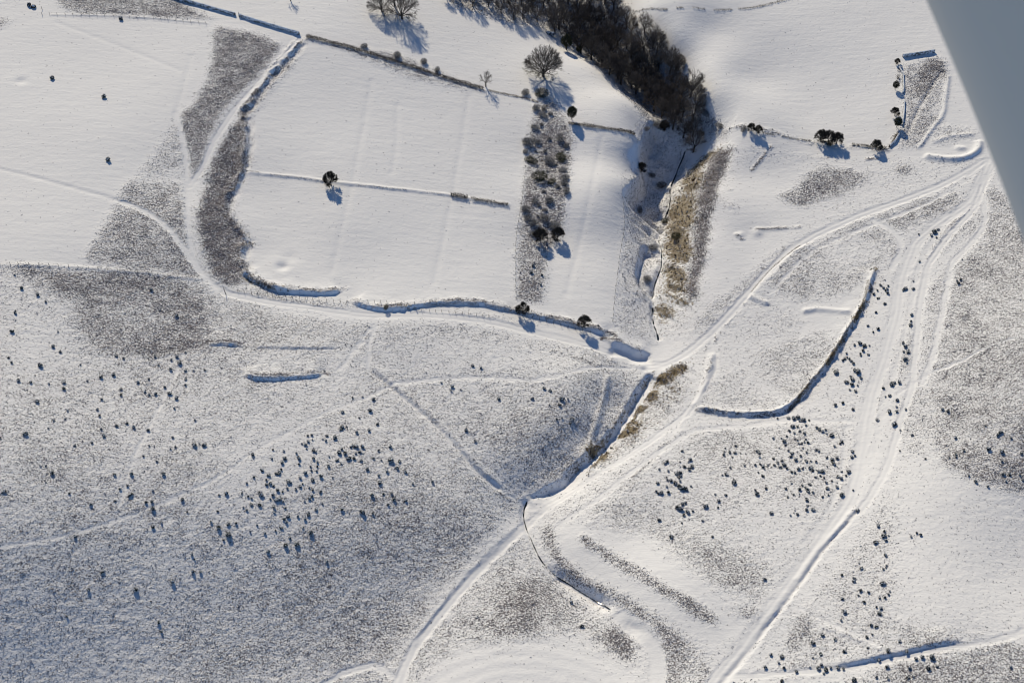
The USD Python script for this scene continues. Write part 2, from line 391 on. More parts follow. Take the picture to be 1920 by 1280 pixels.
wash([(255, 325), (350, 318), (350, 338), (240, 340)], (0.44, 0, 0))
wash([(235, 338), (345, 342), (358, 450), (405, 548), (345, 525), (240, 508), (152, 488)], (0.66, 0, 0))
wash([(450, 215), (472, 240), (468, 310), (442, 360), (436, 400), (468, 440), (458, 490), (472, 522), (430, 545), (400, 525), (378, 470), (360, 400), (395, 300), (425, 240)], (0.85, 0.18, 0))
wash([(430, 548), (470, 525), (560, 555), (640, 562), (680, 578), (600, 582), (500, 570)], (0.57, 0.05, 0))
wash([(570, 72), (560, 110), (500, 180), (470, 225), (445, 215), (490, 160), (540, 95)], (0.65, 0.15, 0))
wash([(850, 578), (950, 592), (1020, 610), (1000, 620), (900, 600), (840, 592)], (0.54, 0.05, 0))
wash([(640, 82), (760, 112), (900, 160), (880, 172), (760, 145), (650, 98)], (0.59, 0.05, 0))
wash([(680, 90), (760, 105), (860, 150), (800, 128), (700, 104)], (0.73, 0.15, 0))
wash([(1198, 232), (1270, 252), (1292, 288), (1264, 380), (1246, 432), (1202, 412), (1168, 372), (1195, 320)], (0.80, 0.05, 0), 2)
# sparse cover all over the rough grounds on the right; some of it kept white below
wash([(1225, 700), (1300, 600), (1320, 400), (1380, 275), (1500, 285), (1660, 295), (1850, 295), (1990, 330), (1990, 1380), (640, 1380), (780, 1200), (985, 955), (1040, 925), (1090, 888), (1138, 850), (1186, 788)], (0.27, 0, 0))
wash([(1318, 390), (1400, 300), (1500, 300), (1640, 300), (1500, 430), (1400, 530), (1310, 560)], (0.07, 0, 0), 3)
wash([(1690, 890), (1780, 880), (1990, 950), (1990, 1150), (1870, 1185), (1690, 1150)], (0.20, 0, 0), 4)
wash([(760, 1300), (830, 1235), (930, 1205), (1030, 1203), (1120, 1230), (1200, 1290)], (0.08, 0, 0), 2)
wash([(1040, 985), (1090, 975), (1200, 1015), (1300, 1080), (1420, 1150), (1390, 1180), (1330, 1220), (1250, 1150), (1150, 1095), (1060, 1045)], (0.04, 0, 0), 1)
wash([(1620, 620), (1690, 500), (1730, 450), (1800, 390), (1760, 500), (1720, 640), (1690, 800), (1640, 900), (1600, 960), (1606, 800)], (0.20, 0, 0), 2)
wash([(1480, 600), (1600, 550), (1620, 570), (1560, 620), (1500, 630)], (0.06, 0, 0), 2)
# copse strip and the ravine
wash([(1000, 195), (1030, 170), (1062, 215), (1075, 250), (1068, 330), (1055, 430), (1030, 480), (1022, 560), (1012, 575), (962, 565), (968, 440), (985, 330), (990, 250)], (0.72, 0.08, 0))
wash([(1000, 240), (1040, 220), (1072, 260), (1066, 330), (1055, 430), (1030, 450), (990, 440), (985, 330)], (0.74, 0.1, 0))
wash([(1180, 160), (1260, 230), (1290, 290), (1245, 420), (1220, 600), (1232, 645), (1150, 625), (1160, 480), (1172, 370), (1200, 300), (1200, 220)], (0.54, 0.06, 0))
wash([(1170, 360), (1215, 300), (1255, 290), (1260, 330), (1240, 400), (1205, 400)], (0.62, 0.05, 0), 4)
wash([(1355, 262), (1372, 285), (1335, 335), (1318, 390), (1312, 470), (1300, 560), (1285, 615), (1240, 640), (1224, 580), (1246, 440), (1262, 350), (1300, 300)], (0.42, 0.72, 0.15), 2.6)
wash([(1330, 288), (1378, 272), (1350, 345), (1336, 420), (1322, 490), (1304, 570), (1284, 560), (1294, 480), (1300, 420), (1308, 350)], (0.92, 0.25, 0), 1.5)
wash([(1290, 310), (1320, 300), (1290, 370), (1270, 420), (1262, 400)], (0.30, 0.8, 0.3), 2)
wash([(1225, 600), (1290, 580), (1340, 600), (1320, 630), (1250, 640)], (0.42, 0.1, 0), 3)
wash([(830, -60), (840, 10), (960, 50), (1040, 62), (1090, 100), (1130, 125), (1170, 160), (1200, 180), (1240, 220), (1265, 260), (1280, 292), (1302, 262), (1312, 215), (1302, 170), (1272, 135), (1240, 90), (1205, 60), (1180, 20), (1160, -60)], (0.60, 0.3, 0.1))
wash([(1300, 160), (1330, 190), (1380, 245), (1350, 262), (1310, 235)], (0.70, 0.1, 0))
wash([(1150, 150), (1200, 180), (1245, 225), (1200, 215), (1160, 175)], (0.66, 0.1, 0))
for e in ([(965, 118), (1000, 128), (1035, 140), (1030, 152), (990, 145)], [(990, 130), (1025, 140), (1050, 148), (1040, 158), (1000, 148)], [(1125, 112), (1150, 125), (1170, 140), (1140, 135)], [(955, 108), (990, 120), (1000, 130), (970, 125)]):
    wash(e, (None, None, 0.62), 2.5)
# right-hand grounds
wash([(1512, 320), (1545, 307), (1642, 325), (1600, 357), (1540, 382), (1500, 392), (1450, 365), (1490, 352)], (0.69, 0.06, 0))
wash([(1670, 322), (1685, 308), (1716, 312), (1700, 328)], (0.76, 0.05, 0)); wash([(1348, 380), (1360, 375), (1395, 386), (1370, 390)], (0.83, 0.05, 0))
wash([(1685, 118), (1755, 108), (1778, 130), (1772, 200), (1762, 232), (1722, 280), (1678, 278), (1690, 200)], (0.58, 0.03, 0))
wash([(1730, 108), (1768, 104), (1775, 130), (1740, 170), (1725, 150)], (0.78, 0.03, 0)); wash([(1720, 155), (1745, 160), (1725, 185), (1712, 175)], (0.78, 0.03, 0))
wash([(1760, 230), (1830, 240), (1838, 260), (1760, 275), (1740, 262)], (0.49, 0.03, 0))
wash([(1590, 415), (1740, 368), (1795, 358), (1800, 378), (1740, 412), (1690, 442), (1640, 412)], (0.65, 0.03, 0))
wash([(1430, 530), (1500, 462), (1560, 430), (1600, 412), (1640, 415), (1688, 450), (1690, 478), (1640, 505), (1600, 545), (1550, 562), (1490, 560)], (0.58, 0.03, 0))
wash([(1520, 470), (1600, 450), (1660, 470), (1600, 500)], (0.28, 0, 0), 4)
wash([(1410, 590), (1470, 585), (1510, 605), (1480, 632), (1420, 625)], (0.46, 0, 0))
wash([(1400, 662), (1540, 618), (1562, 650), (1540, 705), (1490, 755), (1440, 735), (1410, 690)], (0.53, 0, 0))
wash([(1318, 725), (1380, 690), (1460, 742), (1450, 772), (1310, 765)], (0.53, 0.04, 0)); wash([(1390, 700), (1440, 740), (1470, 742), (1420, 715)], (0.15, 0, 0))
wash([(1400, 545), (1480, 470), (1500, 450), (1470, 462), (1390, 530), (1350, 570)], (0.60, 0.1, 0))
wash([(1335, 565), (1390, 550), (1340, 600), (1300, 610)], (0.58, 0.06, 0))
wash([(1850, 345), (1990, 420), (1990, 880), (1780, 872), (1700, 800), (1735, 690), (1760, 600), (1790, 500), (1840, 450)], (0.62, 0.02, 0))
wash([(1740, 540), (1780, 490), (1770, 600), (1745, 700), (1720, 760), (1725, 620)], (0.53, 0.02, 0))
wash([(1770, 380), (1840, 360), (1840, 430), (1780, 460), (1740, 500)], (0.52, 0.02, 0))
wash([(1690, 640), (1706, 590), (1712, 660), (1700, 710), (1670, 725), (1680, 690)], (0.72, 0.02, 0))
wash([(1680, 760), (1740, 690), (1760, 780), (1740, 850), (1690, 850)], (0.53, 0, 0))
wash([(1740, 860), (1990, 850), (1990, 935), (1900, 925), (1830, 905)], (0.69, 0, 0))
wash([(1190, 870), (1300, 810), (1470, 795), (1600, 790), (1610, 880), (1570, 950), (1500, 1040), (1440, 1095), (1425, 1140), (1300, 1060), (1180, 990), (1100, 985), (1110, 950)], (0.49, 0, 0))
wash([(1250, 830), (1330, 815), (1420, 815), (1460, 860), (1380, 880), (1300, 870)], (0.55, 0.02, 0), 4)
wash([(1400, 960), (1560, 940), (1520, 1010), (1440, 1060), (1380, 1010)], (0.24, 0, 0), 6)
wash([(1290, 1030), (1380, 1020), (1430, 1080), (1400, 1130), (1310, 1070)], (0.69, 0, 0), 4)
wash([(1110, 940), (1200, 900), (1230, 960), (1200, 1000), (1120, 975)], (0.58, 0, 0), 4)
wash([(1010, 985), (1080, 930), (1160, 870), (1220, 830), (1230, 845), (1150, 905), (1090, 955), (1040, 990)], (0.49, 0.06, 0))
wash([(1078, 1000), (1105, 1003), (1220, 1070), (1350, 1160), (1345, 1175), (1300, 1160), (1180, 1080), (1090, 1025)], (0.72, 0, 0), 0.9)
wash([(1008, 985), (1035, 985), (1050, 1035), (1100, 1078), (1200, 1128), (1285, 1205), (1340, 1270), (1280, 1290), (1235, 1190), (1150, 1130), (1065, 1080), (1018, 1025)], (0.72, 0, 0), 0.9)
wash([(1230, 1210), (1270, 1210), (1330, 1290), (1225, 1290)], (0.69, 0, 0))
wash([(1100, 1185), (1150, 1165), (1195, 1200), (1190, 1245), (1140, 1225)], (0.80, 0, 0))
wash([(950, 1015), (985, 1005), (1005, 1040), (1060, 1100), (1145, 1150), (1150, 1170), (1090, 1190), (950, 1195), (860, 1210), (770, 1290), (680, 1290), (850, 1115)], (0.53, 0, 0))
wash([(960, 1080), (1030, 1090), (1050, 1140), (1020, 1185), (920, 1190), (910, 1160)], (0.76, 0, 0), 4)
wash([(1355, 1130), (1430, 1140), (1425, 1160), (1380, 1160)], (0.69, 0, 0)); wash([(1285, 1200), (1330, 1205), (1310, 1280), (1280, 1260)], (0.58, 0, 0))
wash([(1440, 1280), (1500, 1150), (1610, 1020), (1640, 950), (1680, 890), (1678, 1160), (1860, 1198), (1720, 1222), (1560, 1248)], (0.50, 0, 0))
wash([(1470, 1215), (1490, 1155), (1520, 1145), (1515, 1195), (1485, 1220)], (0.76, 0, 0)); wash([(1680, 1170), (1810, 1198), (1720, 1218), (1690, 1205)], (0.66, 0, 0))
wash([(1560, 1290), (1700, 1238), (1840, 1205), (1990, 1215), (1990, 1350), (1560, 1350)], (0.66, 0.02, 0))
wash([(1410, 1200), (1470, 1130), (1485, 1125), (1430, 1200)], (0.65, 0.1, 0))
wash([(1850, 550), (1920, 560), (1990, 600), (1990, 700), (1870, 620)], (0.55, 0, 0), 5)
wash([(1292, 688), (1240, 712), (1192, 775), (1142, 835), (1092, 882), (1122, 880), (1180, 838), (1250, 790), (1288, 742)], (0.62, 0.34, 0), 2)
# sunlit bracken on bank tops
for e in ([(455, 512), (500, 535), (545, 545), (540, 550), (490, 540), (450, 520)], [(740, 575), (800, 577), (800, 581), (745, 582)]):
    wash(e, (0.4, 0.6, 0.15), 0.8)
def fringe(px, w, cover, off=0.0, seed=1):
    r = near(px, w * 2.5 + abs(off), 0.5, seed)
    if r is None: return
    a, b, s, t, L = r
    f = np.where(np.isnan(s), 0, np.exp(-((np.nan_to_num(s, nan=99) - off) / w) ** 2)) * np.clip(2.6 * noise2(GX[a, b], GY[a, b], 4, seed) - 0.35, 0, 1)
    for k, v in enumerate(cover):
        C[a, b, k] = np.maximum(C[a, b, k], v * f)


for k_, p_ in enumerate(([(1640, 503), (1626, 560), (1602, 600), (1575, 645), (1545, 690), (1510, 730), (1478, 768)], [(1478, 768), (1448, 778), (1400, 780), (1350, 775), (1298, 766)])):
    fringe(p_, 1.3, (0.75, 0.55 if k_ == 0 else 0.1, 0), 0.3, 3 + k_)
for p_ in ([(448, 508), (478, 530), (510, 544), (545, 550), (590, 552), (620, 555), (643, 546)], [(660, 570), (700, 581), (740, 582), (772, 577)], [(785, 575), (830, 571), (890, 571), (930, 578), (980, 590), (1040, 603), (1090, 615), (1145, 632)], [(452, 701), (478, 710), (505, 712), (530, 711), (570, 708), (607, 704)], [(385, 648), (415, 646), (452, 650)], [(1135, 640), (1165, 650), (1195, 664)]):
    fringe(p_, 1.3, (0.8, 0.25, 0), 1.6, 9)
for p_ in ([(562, 78), (520, 125), (480, 175), (455, 210)], [(455, 215), (462, 270), (455, 320), (432, 360), (418, 390), (432, 412), (455, 440), (470, 455)], [(458, 455), (448, 475), (455, 500), (470, 520)]):
    fringe(p_, 2.5, (0.85, 0.35, 0.1), 0, 12)
for p_ in ([(1318, 730), (1330, 695)], [(1298, 765), (1318, 730)], [(1400, 557), (1440, 512), (1480, 476), (1500, 462)], [(1668, 278), (1684, 250)], [(1598, 275), (1662, 281)], [(1370, 240), (1520, 268)], [(575, 74), (690, 104), (905, 171)], [(1030, 655), (1130, 690)], [(1180, 900), (1230, 850), (1290, 800)], [(1340, 625), (1335, 690)]):
    fringe(p_, 1.6, (0.75, 0.2, 0), 0, 14)
for p_ in ([(1275, 690), (1230, 720), (1195, 770), (1150, 820), (1110, 850)], [(1230, 710), (1200, 760), (1180, 800)], [(1175, 790), (1140, 835), (1095, 870)]):
    fringe(p_, 4.0, (0.85, 0.8, 0.1), 0, 16)
for p_ in ([(1420, 430), (1500, 425)], [(1380, 440), (1392, 448)], [(1355, 300), (1345, 340), (1370, 355)], [(1410, 320), (1445, 275)], [(1645, 296), (1625, 298)]):
    fringe(p_, 1.0, (0.8, 0.1, 0), 0, 18)
for p_ in ([(1672, 655), (1650, 720), (1636, 780)], [(1700, 500), (1688, 560), (1684, 600)], [(1622, 800), (1612, 870), (1600, 930)], [(1560, 985), (1500, 1075), (1440, 1160), (1380, 1245)], [(1470, 470), (1420, 530), (1360, 605)]):
    fringe(p_, 0.7, (0.62, 0.1, 0.1), 0.8, 21)
C[..., 0] = np.maximum(C[..., 0], 0.058)
# patches: clumpiness of the cover
clump = noise2(GX, GY, 16, 3, 4) - 0.5
fine = noise2(GX, GY, 3.2, 8, 3) - 0.5
cov = np.clip(C[..., 0], 0, 0.5) / 0.5
C[..., 0] = np.clip(C[..., 0] + cov * (0.16 * clump + 0.36 * fine), 0, 0.95)
C[..., 1] = np.clip(C[..., 1] * np.clip(0.25 + 1.5 * noise2(GX * 0.8 + GY * 0.5, GY * 0.35, 3.5, 77, 3), 0, 1.35), 0, 1)

# ---- ways
track([(-60, 305), (0, 316), (60, 330), (130, 350), (200, 368), (240, 382)], 1.6, jitter=0.2)
track([(230, 378), (260, 390), (300, 412), (335, 450), (360, 490), (400, 535), (430, 552)], 2.8)
track([(420, 548), (500, 566), (580, 577), (690, 592), (800, 590), (900, 600), (1000, 622), (1080, 642), (1150, 662), (1210, 682), (1250, 682)], 4.2)
track([(1210, 690), (1250, 682), (1290, 660), (1340, 618), (1400, 552), (1440, 510), (1480, 470), (1530, 440), (1600, 408), (1680, 380), (1760, 350), (1800, 330), (1850, 300)], 4.6)
track([(330, 212), (345, 270), (350, 330), (352, 400), (355, 450), (368, 495), (380, 510)], 2.4)
track([(562, 75), (520, 122), (470, 172), (430, 218), (402, 262), (382, 310), (356, 350)], 2.6)
track([(-60, 1030), (0, 1022), (60, 1015), (140, 1000), (220, 975), (300, 945), (370, 915), (420, 890), (470, 850), (540, 810), (620, 770), (690, 745), (740, 718)], 1.7, ruts=False, keep=0.6)
track([(740, 718), (830, 710), (920, 708), (1000, 715), (1060, 700), (1130, 688), (1205, 690)], 1.8, keep=0.3)
track([(345, 665), (320, 720), (285, 790), (250, 860), (235, 910), (222, 950)], 1.2, ruts=False, keep=0.25)
track([(690, 690), (692, 640), (705, 610), (700, 600)], 2.0, keep=0.2)
track([(640, 690), (660, 660), (700, 610)], 1.6, keep=0.25)
track([(740, 730), (800, 780), (850, 830), (890, 880), (940, 920), (980, 942)], 1.4, keep=0.45, ruts=False)
track([(990, 980), (935, 1030), (885, 1080), (835, 1140), (795, 1190), (765, 1230), (740, 1300)], 4.0)
track([(740, 1270), (700, 1245), (640, 1262), (600, 1290)], 2.2, keep=0.2)
track([(985, 940), (1000, 960), (1040, 930), (1080, 895), (1110, 860), (1150, 815), (1190, 760), (1215, 720), (1240, 690)], 3.0, ruts=False, keep=0.3)
track([(1858, 305), (1822, 380), (1765, 415), (1715, 455), (1692, 520), (1682, 590), (1665, 655), (1640, 725), (1625, 790), (1614, 860), (1598, 930), (1558, 990), (1508, 1060), (1450, 1140), (1400, 1210), (1335, 1290)], 5.6)
track([(1850, 330), (1830, 390), (1780, 440), (1738, 500), (1722, 600), (1712, 720), (1690, 785), (1672, 850), (1652, 900), (1612, 960)], 3.0)
track([(1842, 350), (1850, 420), (1820, 460), (1785, 490), (1768, 580), (1752, 660), (1730, 720)], 2.6, keep=0.25)
track([(1680, 740), (1740, 700), (1800, 680), (1860, 645), (1900, 635)], 1.4, keep=0.35, ruts=False)
track([(1335, 625), (1342, 690), (1318, 730), (1297, 768), (1240, 812), (1180, 850), (1080, 912), (1010, 962), (990, 985)], 2.6)
track([(1600, 790), (1540, 790), (1480, 786), (1400, 797), (1300, 806), (1210, 865), (1120, 935), (1050, 985)], 2.0, keep=0.2)
track([(1990, 1150), (1920, 1185), (1860, 1202), (1720, 1224), (1600, 1250), (1480, 1262), (1360, 1270)], 2.4)
track([(1228, 1300), (1235, 1225), (1205, 1185), (1165, 1155)], 6.0, ruts=False)
track([(1640, 412), (1685, 440), (1692, 472), (1672, 502)], 2.6, ruts=False)
track([(1500, 1140), (1600, 1190), (1660, 1222)], 1.2, keep=0.4, ruts=False)

track([(1800, 395), (1755, 440), (1722, 500), (1706, 580), (1692, 650), (1668, 730), (1650, 800), (1630, 870)], 1.6, keep=0.2)
track([(1835, 320), (1760, 372), (1690, 402), (1610, 432), (1540, 462), (1490, 500), (1450, 545)], 1.4, keep=0.3)
track([(1590, 800), (1582, 870), (1560, 950), (1510, 1020)], 1.6, keep=0.3)
ridge([(-40, 308), (0, 316), (60, 330), (130, 350), (200, 368), (240, 382)], -0.15, 0.7, 0.2, rough=0.3)
ridge([(-40, 304), (0, 312), (60, 326), (130, 346), (200, 364), (240, 378)], 0.09, 0.6, 0.2, rough=0.3)
# ---- field furrows, wires' snow lines and worn steps
for p in ([(210, 100), (60, 660)],):
    pass
for a_, b_ in (((698, 145), (620, 520)), ((880, 175), (812, 540)), ((745, 190), (735, 330)), ((1130, 250), (1060, 560)), ((100, 40), (345, 135)), ((360, 100), (300, 300))):
    ridge([a_, ((a_[0] + b_[0]) / 2 + 4, (a_[1] + b_[1]) / 2), b_], -0.15, 1.2, 0.2, rough=0.5)
ridge([(460, 322), (560, 332), (620, 342), (720, 352), (840, 365), (960, 385)], 0.45, 0.8, 0.3, rough=1.2)
ridge([(0, 495), (150, 502), (280, 512), (380, 525)], 0.35, 0.7, 0.3)
ridge([(90, 28), (200, 30), (300, 35), (395, 45)], 0.3, 0.6, 0.3)
# arcs ploughed round the knoll at the bottom
for k in range(7):
    ridge([(740 + 14 * k, 1290 + 12 * k), (830 + 6 * k, 1235 + 11 * k), (930, 1208 + 11 * k), (1030 - 4 * k, 1207 + 11 * k), (1120 - 6 * k, 1232 + 11 * k), (1190 - 10 * k, 1275 + 11 * k)], 0.05 if k % 2 else -0.05, 0.7, 0.3, seed=k)
# ---- cut banks and hollow ways, deep in shade
scarp([(448, 508), (478, 530), (510, 544), (545, 550), (590, 552), (620, 555), (643, 546)], 2.6, 1.5, 10, 1, 0.5, 3)
scarp([(650, 562), (672, 574), (705, 582), (742, 583), (770, 578), (800, 573), (830, 571), (890, 571), (930, 578), (980, 590), (1040, 603), (1090, 615), (1145, 632)], 2.0, 1.3, 10, 1, 0.5, 5)
scarp([(1135, 640), (1165, 650), (1195, 664), (1225, 664)], 3.6, 2.6, 9, 1, 0.6, 4)
ridge([(1140, 655), (1180, 672), (1222, 668)], -1.2, 3.0, 0.3)
ridge([(1140, 672), (1160, 668), (1195, 682), (1215, 690)], 0.8, 1.8, 0.4)
scarp([(385, 648), (415, 646), (452, 650)], 1.3, 1.0, 6, 1, 0.4, 3)
scarp([(465, 651), (500, 653), (560, 655), (640, 652)], 0.9, 0.9, 5, 1, 0.3, 5)
scarp([(452, 701), (478, 710), (505, 712), (530, 711), (570, 708), (607, 704)], 1.9, 1.2, 7, 1, 0.4, 2.5)
for pts, h in (([(562, 78), (520, 125), (480, 175), (455, 210)], 1.3), ([(455, 215), (462, 270), (455, 320), (432, 360), (418, 390), (432, 412), (455, 440), (470, 455)], 1.5), ([(458, 455), (448, 475), (455, 500), (470, 520)], 1.6), ([(380, 370), (400, 385), (420, 400)], 0.9)):
    ridge(pts, h * 0.6, 0.9, 1.6, seed=4, rough=1.7)
    ridge([(x + 8, y + 3) for x, y in pts], -0.55, 1.3, 1.6, seed=5, rough=1.7)
    ridge([(x - 7, y - 3) for x, y in pts], 0.4, 0.8, 1.6, seed=15, rough=1.7)
cut([(1222, 222), (1205, 255), (1192, 290), (1200, 320), (1176, 345), (1163, 368), (1172, 385), (1198, 402), (1225, 425), (1242, 440)], 9.0, 4.0, 14, 1, 1.5, 6)
cut([(1205, 455), (1196, 485), (1188, 510), (1190, 535), (1208, 555), (1222, 560)], 2.6, 2.0, 6, 1, 1.2, 4)
cut([(1200, 420), (1215, 440), (1232, 455)], 2.0, 1.6, 5, 1, 1.0, 3)
# curved enclosure bank
CURVE = [(1640, 503), (1626, 560), (1602, 600), (1575, 645), (1545, 690), (1510, 730), (1478, 768), (1448, 778), (1400, 780), (1350, 775), (1298, 766)]
ridge(CURVE, 1.0, 0.9, 0.8, 3, seed=6, rough=1.3)
scarp(CURVE, 1.5, 1.1, 8, -1, 0.8, 4, seed=6)
scarp([(1400, 557), (1440, 512), (1480, 476), (1500, 462), (1530, 452)], 1.3, 1.2, 7, -1, 0.6, 4)
ridge([(1298, 765), (1318, 730), (1330, 695), (1338, 660)], 0.9, 1.1, 0.8, rough=1.2)
ridge([(1402, 553), (1430, 566), (1445, 572)], 0.9, 1.0, 0.5); ridge([(1500, 585), (1530, 580), (1600, 588)], 0.7, 1.0, 0.6, rough=1.2)
ridge([(1730, 292), (1755, 297), (1795, 300), (1825, 294), (1838, 280), (1836, 262)], 1.2, 1.4, 0.4, seed=7); ridge([(1745, 268), (1780, 255), (1830, 252)], 0.5, 1.0, 0.4)
ridge([(1788, 275), (1800, 278), (1815, 277)], 0.7, 1.2)
ridge([(1720, 280), (1745, 245), (1770, 215), (1778, 140)], 0.6, 0.8, 0.4)
ridge([(1698, 255), (1722, 205), (1755, 150), (1768, 130)], -0.5, 0.8, 0.4)
# stream valley: left bank in shade, thin ridge down the hillside
ridge([(1142, 700), (1132, 750), (1120, 790), (1105, 830), (1090, 858)], 0.8, 1.0, 0.5)
cut([(1222, 690), (1185, 738), (1152, 788), (1112, 842), (1072, 874), (1032, 904), (990, 932)], 2.6, 2.4, 8, 1, 1.8, 8)
scarp([(760, 1235), (790, 1185), (835, 1130), (890, 1070), (945, 1015), (985, 975)], 0.8, 1.6, 6, 1, 0.8, 8)
ridge([(690, 690), (740, 732), (800, 782), (850, 832), (890, 882), (940, 922)], -0.6, 0.9, 0.3); ridge([(698, 684), (748, 726), (808, 776), (858, 826), (898, 876), (945, 914)], 0.35, 0.9, 0.3)
cut([(1168, 1135), (1135, 1112), (1100, 1092), (1070, 1072), (1045, 1045)], 2.4, 2.4, 5, 1, 0.5, 8)
cut([(1225, 1185), (1195, 1165), (1175, 1150)], 0.9, 2.0, 4, 1, 0.4, 5)
STREAM = [(988, 935), (984, 950), (978, 962), (982, 978), (987, 992), (994, 1008), (1001, 1027), (1010, 1047), (1026, 1066), (1046, 1081), (1070, 1096), (1090, 1108), (1116, 1125), (1140, 1138), (1150, 1144)]
BROOK = [(1236, 640), (1233, 626), (1222, 602), (1226, 572), (1222, 548), (1238, 505), (1243, 482), (1234, 450), (1242, 420), (1258, 385), (1256, 350), (1272, 315), (1284, 290), (1288, 270)]
RILL = [(990, 935), (1030, 915), (1062, 888), (1085, 868), (1110, 850), (1135, 822), (1150, 802)]
ridge(STREAM, -0.8, 0.8, 0.3); ridge(BROOK, -1.1, 1.0, 0.6); ridge(RILL, -0.6, 0.8, 0.5, rough=1.5)
# sunken dark line beside the big track, lower right; bank above the lower right path
ridge([(1612, 955), (1580, 992), (1540, 1035), (1500, 1092), (1470, 1132), (1420, 1200), (1380, 1250), (1345, 1290)], -0.5, 0.6, 0.6, rough=1.6)
ridge([(1606, 950), (1572, 990), (1530, 1035), (1490, 1092)], 0.4, 0.8, 0.4)
scarp([(1430, 1180), (1455, 1148), (1490, 1108)], 0.9, 1.0, 4, 1, 0.4, 3)
scarp([(1545, 1255), (1620, 1240), (1700, 1222), (1760, 1208), (1810, 1200)], 1.7, 1.6, 8, 1, 0.4, 6)
ridge([(1530, 1170), (1600, 1195), (1665, 1225)], 0.4, 0.8, 0.3)
# pits in the field
for (x_, y_, h_, w_) in ((530, 502, -1.1, 2.2), (545, 485, -0.4, 3.0), (40, 152, -0.6, 2.4), (1420, 436, 0.8, 2.0), (1388, 440, 0.7, 1.5), (1170, 672, 0.5, 2.0)):
    c_ = ground([(x_, y_)])[0]
    D += h_ * np.exp(-((GX - c_[0]) ** 2 + (GY - c_[1]) ** 2) / w_ ** 2) - 0.35 * h_ * np.exp(-((GX - c_[0]) ** 2 + (GY - c_[1]) ** 2) / (w_ * 2) ** 2)
# ---- general roughness
rough_bank = np.clip(C[..., 1] * 1.5, 0, 1)
D += (0.06 + 0.42 * np.clip(C[..., 0], 0, 0.8)) * (noise2(GX, GY, 2.1, 31, 3) - 0.5) * 1.3
D += 0.5 * (noise2(GX, GY, 28, 41, 3) - 0.5) + 3.4 * rough_bank * (noise2(GX * 1.5 + GY * 0.8, GY * 0.5, 3.0, 51, 3) - 0.5)
# scallops of the ravine's left bank
rav = np.zeros_like(H)
_p = Polygon(ground([(1200, 260), (1270, 290), (1245, 420), (1225, 560), (1195, 560), (1185, 480), (1195, 420), (1170, 370)])[:, :2])
rav = gaussian_filter(contains_xy(_p, GX, GY).astype(float), 4)
D += rav * (6.5 * (noise2(GX, GY, 13, 61, 2) - 0.5) - 3.0 * np.abs(noise2(GX + 0.5 * GY, GY, 5.5, 66, 3) - 0.5))
# ripples of wind on the open fields
open_ = np.clip(1 - 3 * C[..., 0], 0, 1)
D += open_ * 0.045 * (noise2(GX * 0.22 + GY * 0.05, GY, 1.5, 71, 2) - 0.5)
H += D
C = np.clip(C, 0, 1)

# ---- one sheet: the surveyed land, drawn out to the horizon
gx = np.concatenate([X0 - np.geomspace(12, 9000, 22)[::-1], xs, xs[-1] + np.geomspace(12, 9000, 22)])
gy = np.concatenate([Y0 - np.geomspace(12, 9000, 22)[::-1], ys, ys[-1] + np.geomspace(12, 9000, 22)])
pad = 22
HF = np.pad(H, pad, mode='edge')
CF = np.pad(C, ((pad, pad), (pad, pad), (0, 0)), mode='edge')
FX, FY = np.meshgrid(gx, gy)
out = np.maximum(np.maximum(X0 - FX, FX - X1), np.maximum(Y0 - FY, FY - Y1))
k_ = np.clip(out / 400, 0, 1)
HF = HF * (1 - k_) + k_ * (10 + 140 * (noise2(FX, FY, 1500, 5, 4) - 0.5))
CF[..., 0] = CF[..., 0] * (1 - k_) + k_ * 0.5 * noise2(FX, FY, 300, 6, 3)
V = np.stack([FX.ravel(), FY.ravel(), HF.ravel()], 1)
ny, nx = FX.shape
idx = np.arange(ny * nx).reshape(ny, nx)
F = np.concatenate([np.stack([idx[:-1, :-1], idx[:-1, 1:], idx[1:, 1:]], -1).reshape(-1, 3), np.stack([idx[:-1, :-1], idx[1:, 1:], idx[1:, :-1]], -1).reshape(-1, 3)])
gm = usdkit.mesh(stage, '/World/snowy_ground', (V, F), '/World/Looks/ground', smooth=True)
UsdGeom.PrimvarsAPI(gm).CreatePrimvar('cover', Sdf.ValueTypeNames.Color3fArray, 'vertex').Set(Vt.Vec3fArray.FromNumpy(CF.reshape(-1, 3).astype(np.float32)))
tag(gm, 'snow-covered hill farmland of fields, moor, tracks and a ravine', 'ground', kind='structure')

# ================================================================== WATER
def stream(px, width, name, label_=None, lift=0.06):
    q, g, t = line(px, 0.6, jitter=0.5, seed=9)
    w = width * np.clip(2.6 * noise2(t, t * 0, 3.5, 4) - 0.55, 0.02, 1.6) / 2
    n = np.stack([-g[:, 1], g[:, 0]], 1)
    z = gaussian_filter(height_at(q[:, 0], q[:, 1]), 2) + lift
    a, b = np.column_stack([q + n * w[:, None], z]), np.column_stack([q - n * w[:, None], z])
    m = len(q)
    i = np.arange(m - 1)
    f = np.concatenate([np.stack([i, i + 1 + m, i + 1], 1), np.stack([i, i + m, i + 1 + m], 1)])[:, ::-1]
    p = mesh(name, (np.vstack([a, b]), f), 'water')
    tag(p, label_, 'stream', kind='structure')


stream(STREAM, 0.42, 'stream_water', 'narrow dark stream winding between snow banks at the foot of the hillside')
stream(BROOK, 0.6, 'ravine_stream_water', 'narrow dark stream at the bottom of the ravine')

# ================================================================== HEATHER AND BRACKEN (nobody could count it)
rng = np.random.default_rng(7)


